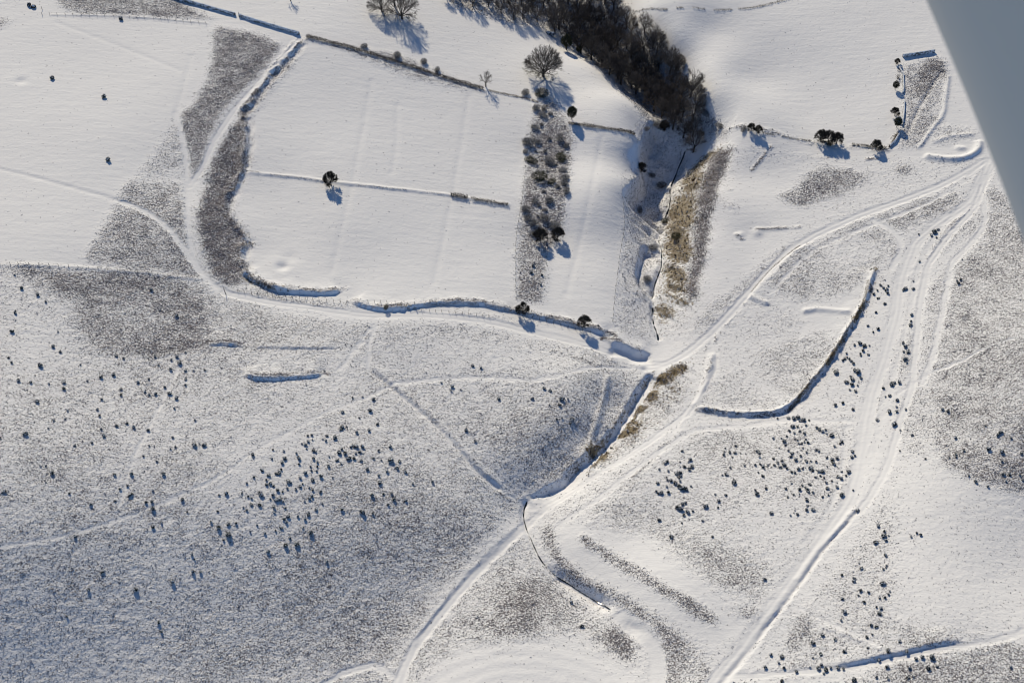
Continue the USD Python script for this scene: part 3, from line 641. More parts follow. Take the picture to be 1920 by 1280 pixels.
def tussock(seed, spikes=9, r=0.5, h=0.30):
    g = np.random.default_rng(seed)
    v, f = [], []
    for k in range(spikes):
        a = g.uniform(0, 2 * math.pi); d = r * math.sqrt(g.uniform(0, 1)) * 0.65
        c = np.array([d * math.cos(a), d * math.sin(a), -0.12])
        w = g.uniform(0.13, 0.24)
        lean = np.array([math.cos(a), math.sin(a)]) * g.uniform(0.05, 0.3)
        top = c + np.array([lean[0], lean[1], 0.12 + h * g.uniform(0.55, 1.1) * (1 - 0.5 * d / r)])
        b = g.uniform(0, 6.28)
        n = len(v)
        v += [c + [w * math.cos(b + j * 2.094), w * math.sin(b + j * 2.094), 0] for j in range(3)] + [top]
        f += [[n, n + 1, n + 3], [n + 1, n + 2, n + 3], [n + 2, n, n + 3]]
    return np.array(v), np.array(f)


def scatter(name, dens, mats, spacing, size, label_, cat, seed, protos=4, spikes=9):
    g = np.random.default_rng(seed)
    ax, ay = np.arange(X0 + 4, X1 - 4, spacing), np.arange(Y0 + 4, Y1 - 4, spacing)
    X, Y = np.meshgrid(ax, ay)
    X = (X + g.uniform(-.5, .5, X.shape) * spacing * 1.3).ravel(); Y = (Y + g.uniform(-.5, .5, Y.shape) * spacing * 1.3).ravel()
    # only the ground the photograph could plausibly show
    Z = height_at(X, Y)
    rel = np.stack([X, Y, Z - HEIGHT], 1)
    u, w_, v_ = rel[:, 0], rel @ FWD, rel @ UP
    seen = (np.abs(u / w_ * FOC) < 1010) & (np.abs(v_ / w_ * FOC) < 690)
    p = height_at(X, Y, dens)
    keep = seen & (g.uniform(0, 1, len(X)) < p)
    X, Y, Z, p = X[keep], Y[keep], Z[keep], p[keep]
    n = len(X)
    inst = UsdGeom.PointInstancer.Define(stage, path_for(name))
    tag(inst, label_, cat, kind='stuff')
    targets = []
    for k in range(protos):
        pth = f'{inst.GetPath()}/tuft' + (f'_{k:03d}' if k else '')
        usdkit.mesh(stage, pth, tussock(seed * 50 + k, spikes), f'/World/Looks/{mats[k % len(mats)]}')
        targets.append(pth)
    inst.CreatePrototypesRel().SetTargets([Sdf.Path(t) for t in targets])
    inst.CreateProtoIndicesAttr(Vt.IntArray.FromNumpy(g.integers(0, protos, n).astype(np.int32)))
    inst.CreatePositionsAttr(Vt.Vec3fArray.FromNumpy(np.stack([X, Y, Z], 1).astype(np.float32)))
    s = size * g.lognormal(0, 0.28, n) * (0.75 + 0.5 * p)
    inst.CreateScalesAttr(Vt.Vec3fArray.FromNumpy(np.stack([s * g.uniform(0.8, 1.3, n), s, s * g.uniform(0.7, 1.1, n)], 1).astype(np.float32)))
    a = g.uniform(0, 2 * math.pi, n)
    q = np.zeros((n, 4), np.float16); q[:, 0] = np.cos(a / 2); q[:, 3] = np.sin(a / 2)
    inst.CreateOrientationsAttr(Vt.QuathArray([Gf.Quath(float(x[0]), 0.0, 0.0, float(x[3])) for x in q]))
    return n


tuft_noise = noise2(GX, GY, 1.9, 91, 2)
dh = np.clip(1.35 * np.clip(C[..., 0] - 0.04, 0, 1) ** 1.05, 0, 1) * np.clip(0.45 + 1.9 * (tuft_noise - 0.30), 0.05, 1.3)
n1 = scatter('heather', np.clip(dh * 0.88, 0, 0.93), ['heather'], 0.585, 0.475, 'dark snow-dusted heather and rush tufts all over the moor', 'heather', 3)
n2 = scatter('bracken', np.clip(C[..., 1] * 1.1 - 0.05, 0, 0.95), ['straw', 'bracken', 'heather', 'scrub'], 0.85, 0.75, 'tan dead bracken and grass tufts on the sunlit ravine bank', 'bracken', 4, spikes=8)
print('tufts', n1, n2)

# ================================================================== PLANTS
def tube(p0, p1, r0, r1, sides=4):
    d = p1 - p0
    L = np.linalg.norm(d)
    d = d / max(L, 1e-9)
    a = np.cross(d, [0.3, 0.9, 0.1]); a /= np.linalg.norm(a)
    b = np.cross(d, a)
    t = np.arange(sides) * 2 * math.pi / sides
    ring = np.outer(np.cos(t), a) + np.outer(np.sin(t), b)
    v = np.vstack([p0 + ring * r0, p1 + ring * r1])
    i = np.arange(sides); j = (i + 1) % sides
    return v, np.concatenate([np.stack([i, j, j + sides], 1), np.stack([i, j + sides, i + sides], 1)])


class Soup:
    def __init__(self): self.v, self.f, self.n = [], [], 0
    def add(self, v, f):
        self.v.append(v); self.f.append(np.asarray(f) + self.n); self.n += len(v)
    def spikes(self, base, tip, w, g):
        """Many thin three-sided twigs at once."""
        base, tip, w = np.asarray(base), np.asarray(tip), np.asarray(w)
        d = tip - base
        r = g.normal(size=d.shape)
        a = np.cross(d, r); a /= np.linalg.norm(a, axis=1)[:, None] + 1e-9
        b = np.cross(d, a); b /= np.linalg.norm(b, axis=1)[:, None] + 1e-9
        w = w[:, None]
        v = np.stack([base + a * w, base - a * w * .5 + b * w * .87, base - a * w * .5 - b * w * .87, tip], 1).reshape(-1, 3)
        k = np.arange(len(base)) * 4
        f = np.concatenate([np.stack([k, k + 1, k + 3], 1), np.stack([k + 1, k + 2, k + 3], 1), np.stack([k + 2, k, k + 3], 1)])
        self.add(v, f)
    def get(self): return np.vstack(self.v), np.vstack(self.f)


def unit(v): return v / (np.linalg.norm(v) + 1e-9)


def tree_meshes(seed, height, spread, trunk_h=0.16, limbs=7, dense=1.0, twig_w=0.035, upright=0.5, trunk_r=None, wide=False):
    """A leafless broadleaf: trunk with limbs, and a crown of boughs and twigs."""
    g = np.random.default_rng(seed)
    T, K = Soup(), Soup()
    r0 = trunk_r or height * 0.028
    th = height * trunk_h
    lean = np.array([g.normal(0, 0.04), g.normal(0, 0.04), 0])
    top = np.array([0, 0, 0]) + np.array([lean[0] * th, lean[1] * th, th])
    T.add(*tube(np.array([0, 0, -0.8]), np.array([0, 0, th * 0.25]), r0 * 1.5, r0 * 1.05, 7)); T.add(*tube(np.array([0, 0, th * 0.25]), top, r0 * 1.05, r0 * 0.9, 7))
    tips = []
    up_r, side_r, low_r = height * (1 - trunk_h), spread / 2, height * (0.10 if not wide else 0.05)

    def reach(p, d):
        """Distance from p along d to the crown's outline (a dome over the fork of the trunk)."""
        q = p - top
        m = np.array([1 / side_r, 1 / side_r, 1 / (up_r if d[2] > 0 or q[2] > 0.2 * up_r else low_r + 0.3 * up_r)])
        a_, b_, c_ = (d * m) @ (d * m), (q * m) @ (d * m), (q * m) @ (q * m) - 1
        return max(0.6, (-b_ + math.sqrt(max(b_ * b_ - a_ * c_, 0))) / a_)

    counts = (int(7 * dense), int(6 * dense))

    def bough(p, d, L, r, level):
        n = (6, 4, 3)[level]
        pts, dd = [p], d.copy()
        for k in range(n):
            dd = unit(dd + g.normal(0, 0.10, 3) + np.array([0, 0, 0.05 * upright]))
            pts.append(pts[-1] + dd * L / n)
        tgt = T if level == 0 else K
        for k in range(n):
            tgt.add(*tube(pts[k], pts[k + 1], r * (1 - 0.85 * k / n), r * (1 - 0.85 * (k + 1) / n), 4 if level == 0 else 3))
        P = np.array(pts)
        if level < 2:
            m = counts[level]
            for k in range(m):
                f = (k + g.uniform(0.2, 1)) / m * 0.72 + (0.16 if level == 0 else 0.2)
                i = min(int(f * n), n - 1)
                q = P[i] + (P[i + 1] - P[i]) * (f * n - i)
                axis = unit(P[i + 1] - P[i])
                side = unit(np.cross(axis, g.normal(size=3)))
                nd = unit(axis + side * g.uniform(0.45, 0.95) + np.array([0, 0, 0.08 * upright]))
                bough(q, nd, min(reach(q, nd) * g.uniform(0.72, 1.03), L * (0.8 if level == 0 else 0.6)), r * (1 - 0.8 * f) * 0.62 + 0.012, level + 1)
        m = int((10, 8, 9)[level] * dense)
        f = g.uniform(0.35, 1, m)
        i = np.minimum((f * n).astype(int), n - 1)
        q = P[i] + (P[i + 1] - P[i]) * (f * n - i)[:, None]
        ax = P[i + 1] - P[i]
        ax /= np.linalg.norm(ax, axis=1)[:, None]
        dv = ax * 0.9 + g.normal(0, 0.45, (m, 3)) + [0, 0, 0.1]
        dv /= np.linalg.norm(dv, axis=1)[:, None]
        tips.append((q, q + dv * (height * 0.085 * g.uniform(0.5, 1.3, m))[:, None]))

    for k in range(limbs):
        el = math.asin(min(0.98, (k + 0.5) / limbs * (1.0 if wide else 0.8) + (0.06 if wide else 0.25)))
        a = 2.399963 * k + g.uniform(-0.35, 0.35)
        d = np.array([math.cos(a) * math.cos(el), math.sin(a) * math.cos(el), math.sin(el)])
        p = top + np.array([0, 0, -g.uniform(0, 0.3) * th])
        bough(p, unit(d + [0, 0, 0.25]), reach(p, d) * g.uniform(0.86, 1.0), r0 * g.uniform(0.36, 0.5), 0)
    q = np.vstack([t[0] for t in tips]); e = np.vstack([t[1] for t in tips])
    K.spikes(q, e, np.full(len(q), twig_w) * g.uniform(0.7, 1.3, len(q)), g)
    return T.get(), K.get()


def bushy_meshes(seed, height, spread, n=900, twig_w=0.05, trunk=True, L=1.0, hollow=0.3, cone=0.0):
    """A dense thicket crown (ivy-clad thorn, holly): leafy sprays all through an uneven volume on a short trunk."""
    g = np.random.default_rng(seed)
    T, K = Soup(), Soup()
    base = height * (0.22 if trunk else 0.0)
    if trunk:
        T.add(*tube(np.array([0, 0, -0.5]), np.array([g.normal(0, .1), g.normal(0, .1), height * 0.55]), height * 0.03, height * 0.018, 6))
        for k in range(6):
            a = g.uniform(0, 6.28)
            z = height * g.uniform(0.2, 0.5)
            T.add(*tube(np.array([0, 0, z]), np.array([math.cos(a) * spread * .35, math.sin(a) * spread * .35, z + height * 0.25]), height * .012, height * .005, 4))
    u = g.normal(size=(n, 3)); u /= np.linalg.norm(u, axis=1)[:, None]
    lump = 0.72 + 0.6 * (meshkit.fbm(u * 1.9 + seed * 3.1, 3, seed) - 0.2)
    rr = np.cbrt(g.uniform(hollow, 1, n)) * lump
    zc = base + (height - base) * 0.5
    p = u * rr[:, None] * [spread / 2, spread / 2, (height - base) * 0.5] + [0, 0, zc]
    if cone:
        k = np.clip((p[:, 2] - base) / (height - base), 0, 1)
        p[:, :2] *= (1 - cone * k)[:, None] * 1.15
    d = u * 0.7 + g.normal(0, 0.6, (n, 3)) + [0, 0, 0.25]
    d /= np.linalg.norm(d, axis=1)[:, None]
    l = (L * g.uniform(0.5, 1.2, n))[:, None] * height * 0.12
    K.spikes(p - d * l * 0.5, p + d * l * 0.5, twig_w * height * g.uniform(0.6, 1.3, n), g)
    return (T.get() if trunk else None), K.get()


def gorse_mesh(seed, n=110):
    """A rounded evergreen bush about 1 m across and 0.75 m high: a lumpy core of short shoots."""
    g = np.random.default_rng(seed)
    core = trimesh.creation.icosphere(2, 0.40)
    v = core.vertices.copy()
    v *= (0.80 + 1.1 * (meshkit.fbm(v * 4.0 + seed * 5.7, 3, seed) - 0.4))[:, None]
    v[:, 2] = v[:, 2] * 0.85 + 0.28
    v[:, 2] = np.maximum(v[:, 2], -0.12)
    S = Soup(); S.add(v, core.faces)
    u = g.normal(size=(n, 3)); u[:, 2] = np.abs(u[:, 2]) * 0.9 - 0.15; u /= np.linalg.norm(u, axis=1)[:, None]
    k = (0.80 + 1.1 * (meshkit.fbm(u * 0.4 * 4.0 + seed * 5.7, 3, seed) - 0.4))[:, None]
    b = u * 0.40 * k * [1, 1, 0.85] + [0, 0, 0.28]
    d = u + g.normal(0, 0.35, (n, 3)); d /= np.linalg.norm(d, axis=1)[:, None]
    S.spikes(b - d * 0.08, b + d * g.uniform(0.07, 0.17, n)[:, None], np.full(n, 0.045), g)
    return S.get()


PROTO = {}


def plant(kind, px, size, rz, label_, cat, group=None, name=None, dz=-0.05, squash=1.0, at=None, stretch=1.0):
    """Sets one plant out on the land: the first of its kind is built, the others are copies with their parts."""
    p = ground([px])[0] if at is None else np.asarray(at, float)
    p = p + [0, 0, dz]
    name = name or NAMES[kind[:-1]]
    sc = (size * stretch, size / stretch, size * squash)
    if kind not in PROTO:
        o = thing(name, p, rz, sc)
        for part, m, mat in BUILD[kind]():
            mesh(part, m, mat, o)
        PROTO[kind] = o
    else:
        o = copy_of(PROTO[kind], name, p, rz, sc)
    return tag(o, label_, cat, group)


NAMES = {'beech': 'bare_tree', 'wood': 'bare_tree', 'pollard': 'bare_tree', 'thorn': 'thorn_tree', 'ivy': 'evergreen_tree', 'shrub': 'shrub', 'gorse': 'gorse_bush', 'leafy': 'evergreen_shrub'}
BUILD = {}


def two(fn, a, b):
    def make():
        t, k = fn()
        return ([('trunk', t, a)] if t is not None else []) + [('crown', k, b)]
    return make


BUILD['beech0'] = two(lambda: tree_meshes(11, 15, 17, 0.13, 14, 1.15, 0.030, 0.35, 0.5, wide=True), 'bark', 'twigs')
BUILD['beech1'] = two(lambda: tree_meshes(12, 13, 18, 0.16, 12, 1.0, 0.032, 0.1, 0.45, wide=True), 'bark', 'twigs')
for k in range(5):
    BUILD[f'wood{k}'] = two(lambda k=k: tree_meshes(20 + k, 13, 9.5, 0.26, 8, 0.95, 0.032, 0.55), 'bark', 'dark_twigs' if k % 2 else 'twigs')
BUILD['pollard0'] = two(lambda: tree_meshes(31, 8, 6, 0.28, 8, 0.6, 0.03, 0.9, 0.24), 'bark', 'twigs')
for k in range(3):
    BUILD[f'thorn{k}'] = two(lambda k=k: tree_meshes(40 + k, 6, 5.8, 0.30, 12, 1.0, 0.045, 0.4, 0.17, wide=True), 'bark', 'thorn_twigs')
for k in range(2):
    BUILD[f'ivy{k}'] = two(lambda k=k: bushy_meshes(50 + k, 7, 5, 1100, 0.014, True, 1.0, 0.15, 0.45 * (1 - k)), 'bark', 'ivy')
for k in range(3):
    BUILD[f'shrub{k}'] = two(lambda k=k: bushy_meshes(60 + k, 3, 4.6, 1300, 0.011, False, 2.4, 0.0), 'bark', 'scrub')
for k in range(2):
    BUILD[f'leafy{k}'] = two(lambda k=k: bushy_meshes(70 + k, 3, 4.8, 1200, 0.018, False, 1.2, 0.05), 'bark', 'ivy')
for k in range(6):
    BUILD[f'gorse{k}'] = (lambda k=k: [('foliage', gorse_mesh(80 + k), 'gorse')])

g = np.random.default_rng(99)
turn = lambda: float(g.uniform(0, 360))
# ---- single trees
plant('beech0', (1019, 144), 1.0, 20, 'great spreading bare beech alone in the snow field above the hedge', 'tree')
plant('beech1', (754, 36), 0.95, 60, 'broad bare tree at the top edge, lowest branches sweeping to the right over the snow', 'tree')
plant('beech1', (716, 22), 0.72, 200, 'bare tree crowding the left side of the broad tree at the top edge', 'tree')
plant('wood1', (740, 12), 0.9, 120, 'bare tree behind the broad tree at the top edge', 'tree')
plant('pollard0', (911, 163), 1.0, 0, 'small bare pollard with upright branches standing in the hedge line', 'tree')
plant('ivy0', (1072, 224), 1.0, 40, 'dense dark conical evergreen at the end of the short hedge', 'tree')
plant('thorn0', (621, 347), 1.02, 10, 'solitary round dark thorn tree on the line between two snow fields', 'tree')
plant('thorn1', (1013, 452), 1.0, 80, 'dark dense thorn tree at the foot of the copse strip, twin nearer the long field', 'tree')
plant('thorn2', (1045, 449), 0.95, 10, 'open twiggy thorn tree casting a shadow onto the narrow snow field', 'tree')
plant('thorn0', (979, 588), 0.85, 130, 'small thorn tree on the bank top at the lower end of the copse strip', 'tree')
plant('thorn1', (1095, 612), 0.85, 210, 'small thorn tree on the bank above the lane, below the narrow field', 'tree')
plant('thorn2', (1538, 266), 0.95, 30, 'bare thorn tree, first of three crowded together on the far field hedge', 'tree')
plant('thorn0', (1553, 268), 0.98, 250, 'bare thorn tree in the middle of the three on the far field hedge', 'tree')
plant('thorn1', (1568, 270), 0.92, 140, 'bare thorn tree at the open end of the three on the far field hedge', 'tree')
plant('thorn1', (1642, 281), 0.8, 10, 'low spreading thorn tree at the corner end of the field hedge', 'tree')
plant('thorn2', (1408, 246), 0.62, 90, 'small twiggy thorn beside another, near the head of the ravine', 'tree')
plant('thorn0', (1422, 249), 0.6, 10, 'small twiggy thorn at the start of the far field hedge', 'tree')
plant('ivy1', (1678, 168), 0.62, 10, 'rounded evergreen thorn, uppermost large one on the far field wall', 'tree')
plant('thorn1', (1677, 217), 0.66, 0, 'twiggy thorn on the far field wall between two darker evergreens', 'tree')
plant('ivy1', (1681, 239), 0.72, 120, 'rounded dark evergreen thorn, lowest on the far field wall', 'tree')
plant('thorn0', (1682, 120), 0.45, 0, 'tiny spindly thorn at the top corner of the walled rushy plot', 'tree')
plant('thorn2', (1202, 322), 0.75, 60, 'leaning twiggy thorn on the rim of the shaded ravine bank', 'tree')
plant('thorn0', (1246, 244), 0.8, 10, 'bushy thorn at the foot of the wood above the ravine', 'tree')
plant('pollard0', (545, 2), 0.8, 10, 'bare tree at the very top edge beyond the field wall', 'tree')
# ---- the wood filling the dingle
WOOD = Polygon(ground([(822, -60), (836, 2), (900, 20), (960, 38), (1030, 54), (1085, 98), (1125, 128), (1165, 160), (1200, 182), (1240, 222), (1268, 262), (1284, 290), (1310, 285), (1318, 250), (1314, 215), (1300, 178), (1270, 150), (1235, 110), (1195, 80), (1165, 40), (1140, -50)])[:, :2])
x0, y0, x1, y1 = WOOD.bounds
pts = []
for _ in range(6000):
    c = np.array([g.uniform(x0, x1), g.uniform(y0, y1)])
    if contains_xy(WOOD, c[0], c[1]) and all((c[0] - q[0]) ** 2 + (c[1] - q[1]) ** 2 > (4.9 if c[1] > 475 else 3.6) ** 2 for q in pts):
        pts.append(c)
ring = WOOD.exterior
def zone(c, z):
    d = np.array([c[0], c[1], z]) - EYE
    x, y = 960 + FOC * d[0] / (d @ FWD), 640 - FOC * (d @ UP) / (d @ FWD)
    if y > 215: return 'bare dark tree crowded in the narrow lower tip of the wood', 'tree', 'trees of the lower tip of the wood'
    if x < 1045: return 'bare dark tree in the arm of the wood along the top edge', 'tree', 'trees of the upper arm of the wood'
    if x > 1150 + (y - 20) * 0.62: return 'bare dark tree on the far side of the wood, towards the far snow field', 'tree', 'trees of the far side of the wood'
    if x < 1100 + (y - 20) * 0.62: return 'bare dark tree on the near side of the wood, towards the great beech', 'tree', 'trees of the near side of the wood'
    return 'bare dark tree in the middle of the dense wood filling the dingle', 'tree', 'trees in the middle of the wood'
for i, c in enumerate(pts):
    z = float(height_at(c[0], c[1]))
    lab = zone(c, z)
    plant(f'wood{int(g.integers(0, 5))}', None, g.uniform(0.72, 1.12) * (0.72 if 'arm' in lab[0] else 1), turn(), *lab, at=(c[0], c[1], z))
print('wood', len(pts))
plant('beech1', (1134, 128), 0.62, 90, 'bare spreading tree at the edge of the wood, roots in the shaded field margin', 'tree')
plant('beech0', (1268, 130), 0.52, 40, 'pale bare round tree on the rim of the wood, furthest into the far snow field', 'tree')
plant('wood2', (1208, 62), 0.85, 0, 'tall thin bare tree on the far rim of the wood under the faint hedge line', 'tree')
plant('wood4', (1224, 90), 0.95, 70, 'bare fan-shaped tree on the far rim of the wood, next below the tall thin one', 'tree')
plant('ivy0', (1062, 94), 1.25, 90, 'tall narrow ivy-clad tree standing free of the wood, above the great beech', 'tree')
plant('ivy1', (1085, 100), 0.6, 90, 'low dark evergreen at the field corner of the wood', 'tree')
# ---- shrubs of the copse strip, hedge ends and the ravine
SHRUBS = [('leafy0', (1016, 180), 1.4, 'olive evergreen shrub in the shadow of the great beech'), ('shrub0', (985, 176), 0.9, 'low straggling shrub to the left of the olive evergreen'),
          ('shrub1', (1020, 205), 0.7, 'small shrub at the top of the copse strip, near the hedge end'), ('shrub2', (1003, 240), 0.85, 'bare rounded shrub on the edge of the big field, upper copse strip'), ('shrub0', (1018, 218), 0.9, 'bare dark shrub in the hollow at the head of the copse strip'),
          ('leafy1', (995, 303), 1.15, 'large black-green shrub on the field edge half way down the copse strip'), ('leafy0', (1052, 298), 1.2, 'large black-green shrub on the narrow-field side of the copse strip'),
          ('leafy0', (1012, 336), 1.45, 'widest black-green shrub in the middle of the copse strip'), ('leafy1', (1034, 343), 0.8, 'black-green shrub touching the widest one in the copse strip'),
          ('shrub1', (990, 270), 1.2, 'grey twiggy thicket at the upper edge of the copse strip'), ('shrub2', (1050, 262), 1.0, 'grey twiggy thicket opposite the upper copse shrubs'), ('shrub0', (1008, 268), 0.7, 'small dark shrub in the upper middle of the copse strip'),
          ('shrub1', (1030, 306), 1.1, 'grey twiggy thicket between the two large black-green shrubs'), ('shrub2', (1002, 378), 0.8, 'twiggy thicket low in the copse strip by the end of the cross fence'), ('shrub0', (1040, 425), 1.0, 'twiggy thicket just behind the twin thorns'), ('shrub1', (1000, 420), 0.9, 'twiggy thicket on the field edge above the twin thorns'), ('shrub2', (1022, 412), 1.0, 'twiggy thicket in the lower middle of the copse strip'),
          ('shrub0', (1058, 345), 0.8, 'twiggy thicket on the narrow-field edge below the black-green shrubs'), ('shrub1', (1055, 320), 0.8, 'twiggy thicket just under the black-green shrub of the narrow-field side'),
          ('shrub0', (1232, 236), 1.0, 'dark shrub on the snowy shoulder below the wood'), ('shrub1', (1240, 258), 0.9, 'dark shrub on the lit spur between wood and ravine'), ('shrub2', (1212, 244), 0.7, 'small round bare shrub near the end of the short hedge'),
          ('shrub0', (1222, 330), 0.7, 'bare shrub in the blue shade of the ravine bank'), ('shrub2', (1240, 350), 1.0, 'brown bare shrub low in the blue shade of the ravine'), ('leafy1', (1267, 446), 0.95, 'olive evergreen shrub low on the tan ravine bank'), ('leafy0', (1246, 415), 0.75, 'olive shrub beside the ravine stream'),
          ('shrub1', (1200, 395), 0.7, 'bare scrub under the scalloped ravine edge'), ('shrub2', (1225, 465), 0.9, 'bare scrub on the shaded side of the ravine stream'), ('shrub0', (1213, 525), 0.8, 'bare scrub in the small shaded hollow low in the ravine'), ('shrub1', (1350, 238), 0.9, 'dark brown shrub at the corner where the far field meets the ravine'), ('shrub2', (1325, 215), 0.9, 'dark brown shrub on the far rim beside the end of the wood'),
          ('leafy1', (1555, 271), 0.75, 'olive shrub at the foot of the three thorns'), ('shrub0', (1394, 244), 0.7, 'low dark shrub at the beginning of the far field hedge'), ('shrub0', (683, 88), 0.75, 'long low dark shrub lying just above the top hedge'), ('shrub1', (745, 106), 0.9, 'bramble thicket above the top hedge, near its middle'), ('shrub2', (795, 118), 0.8, 'arching bare shrub above the top hedge'), ('shrub0', (820, 133), 0.7, 'bare shrub touching the top hedge before the pollard'),
          ('leafy0', (724, 578), 0.5, 'olive scrub on the lip of the second shaded bank')]
for kind, px, s, lab in SHRUBS:
    plant(kind, px, s, turn(), lab, 'shrub', squash=float(g.uniform(0.5, 0.8)), stretch=float(g.uniform(0.75, 1.4)))

# the low thicket of the copse strip
THICKET = [(985, 285), (1001, 262), (1015, 250), (1030, 262), (1062, 275), (1040, 280), (1022, 285), (1005, 285), (1064, 302), (1042, 310), (1026, 322), (992, 320), (1060, 335), (1045, 350), (1000, 352), (1020, 360), (1062, 360), (990, 362), (1010, 385), (1030, 378), (1050, 382), (985, 395), (1022, 395), (1040, 400), (1008, 405), (990, 410), (1030, 432), (1012, 428), (1002, 440), (1052, 415), (1015, 235), (1032, 215), (1050, 245), (1025, 200), (1005, 205)]
for q in THICKET[::3] + THICKET[1::3]:
    plant(f'shrub{int(g.integers(0, 3))}', q, g.choice([0.3, 0.42, 0.5, 0.62, 0.85]), turn(), 'low twiggy snow-flecked shrub in the thicket of the copse strip', 'shrub', 'thicket of the copse strip', squash=float(g.uniform(0.6, 0.9)), stretch=float(g.uniform(0.75, 1.35)))

# ---- gorse
SINGLE = {  # the ones someone could point to
    (29, 586): (1.5, 'large double gorse bush near the left edge below the dark heather'), (23, 622): (1.5, 'round black-green gorse bush at the left edge, alone on the moor'), (331, 593): (1.5, 'long low gorse bush in the dark heather above the moor path'),
    (213, 703): (1.6, 'large round gorse bush in the open, above a pair of smaller ones'), (318, 738): (1.6, 'large gorse bush close beside the straight moor path'), (337, 681): (1.9, 'largest gorse bush beside the straight moor path, near the heather corner'),
    (98, 887): (1.8, 'large very dark gorse bush on the left of the moor, among faint heather'), (733, 864): (2.2, 'largest gorse bush of the middle hillside, jet black on top, alone right of the cluster'), (254, 1106): (1.7, 'black gorse bush with a blue shadow on the bare lower left slope'),
    (557, 1021): (1.8, 'lowest large gorse bush of the cluster, blue on its near side'), (536, 1023): (1.6, 'black gorse bush at the foot of the cluster, with a trailing shadow'), (583, 999): (1.7, 'large dark gorse bush at the lower right fringe of the cluster'), (712, 905): (1.6, 'tall double gorse bush right of the cluster, above a trio of small ones'),
    (886, 686): (1.4, 'black gorse bush by the path across the middle slope'), (998, 748): (1.3, 'small black gorse bush in the middle of the rounded slope'), (1091, 1174): (1.3, 'lone gorse bush beside the stream bank at the bottom'), (1258, 1006): (1.6, 'lone round gorse bush between the big thicket and the white loops of track'), (1236, 975): (1.1, 'small lone gorse bush above the white loops of track'),
    (1608, 957): (1.4, 'gorse bush growing right at the edge of the wide track, snow on its crown'), (1642, 1017): (1.6, 'black gorse bush with a trailing shadow right of the wide track'), (1655, 1094): (1.8, 'large black gorse bush at the edge of the smooth snow slope'), (1747, 1232): (1.9, 'largest gorse bush under the lower right footpath'), (1740, 1253): (1.6, 'tall dark gorse bush below the largest one under the lower right footpath'), (1665, 1220): (1.7, 'dark gorse bush just above the shaded path bank, lower right'),
    (1559, 817): (1.7, 'black oval gorse bush at the right of the big thicket'), (1591, 885): (1.7, 'long leaning gorse bush on the track side of the big thicket'), (1376, 905): (2.1, 'broad gorse clump alone on the speckled slope left of the big thicket'), (1752, 436): (2.2, 'broad dark gorse clump between the converging tracks, upper right'), (1567, 699): (2.1, 'broad gorse clump hugging the outside of the curved bank'), (1724, 491): (1.0, 'lone gorse bush in the white fork of the tracks'),
    (1601, 1275): (1.7, 'dark gorse bush cut by the bottom edge, lower right'), (1434, 1086): (1.2, 'lone gorse bush on the white slope beside the wide track'), (1336, 1006): (0.9, 'small lone gorse bush at the tip of a white clearing'),
}
for (x, y), (s, lab) in SINGLE.items():
    plant(f'gorse{int(g.integers(0, 6))}', (x, y), s * 1.0, turn(), lab, 'gorse bush', stretch=float(g.uniform(0.8, 1.25)), squash=float(g.uniform(0.75, 1.0)))
FEED = {(98, 148): 'round snow-dusted bush alone in the upper left field, nearest the left edge', (195, 183): 'round snow-dusted bush alone in the middle of the upper left field', (203, 301): 'round snow-dusted bush alone above the rutted path in the left field', (227, 37): 'round snow-dusted bush below the top heather strip'}
for (x, y), lab in FEED.items():
    plant(f'gorse{int(g.integers(0, 6))}', (x, y), 2.1, turn(), lab, 'bush', name='round_bush')
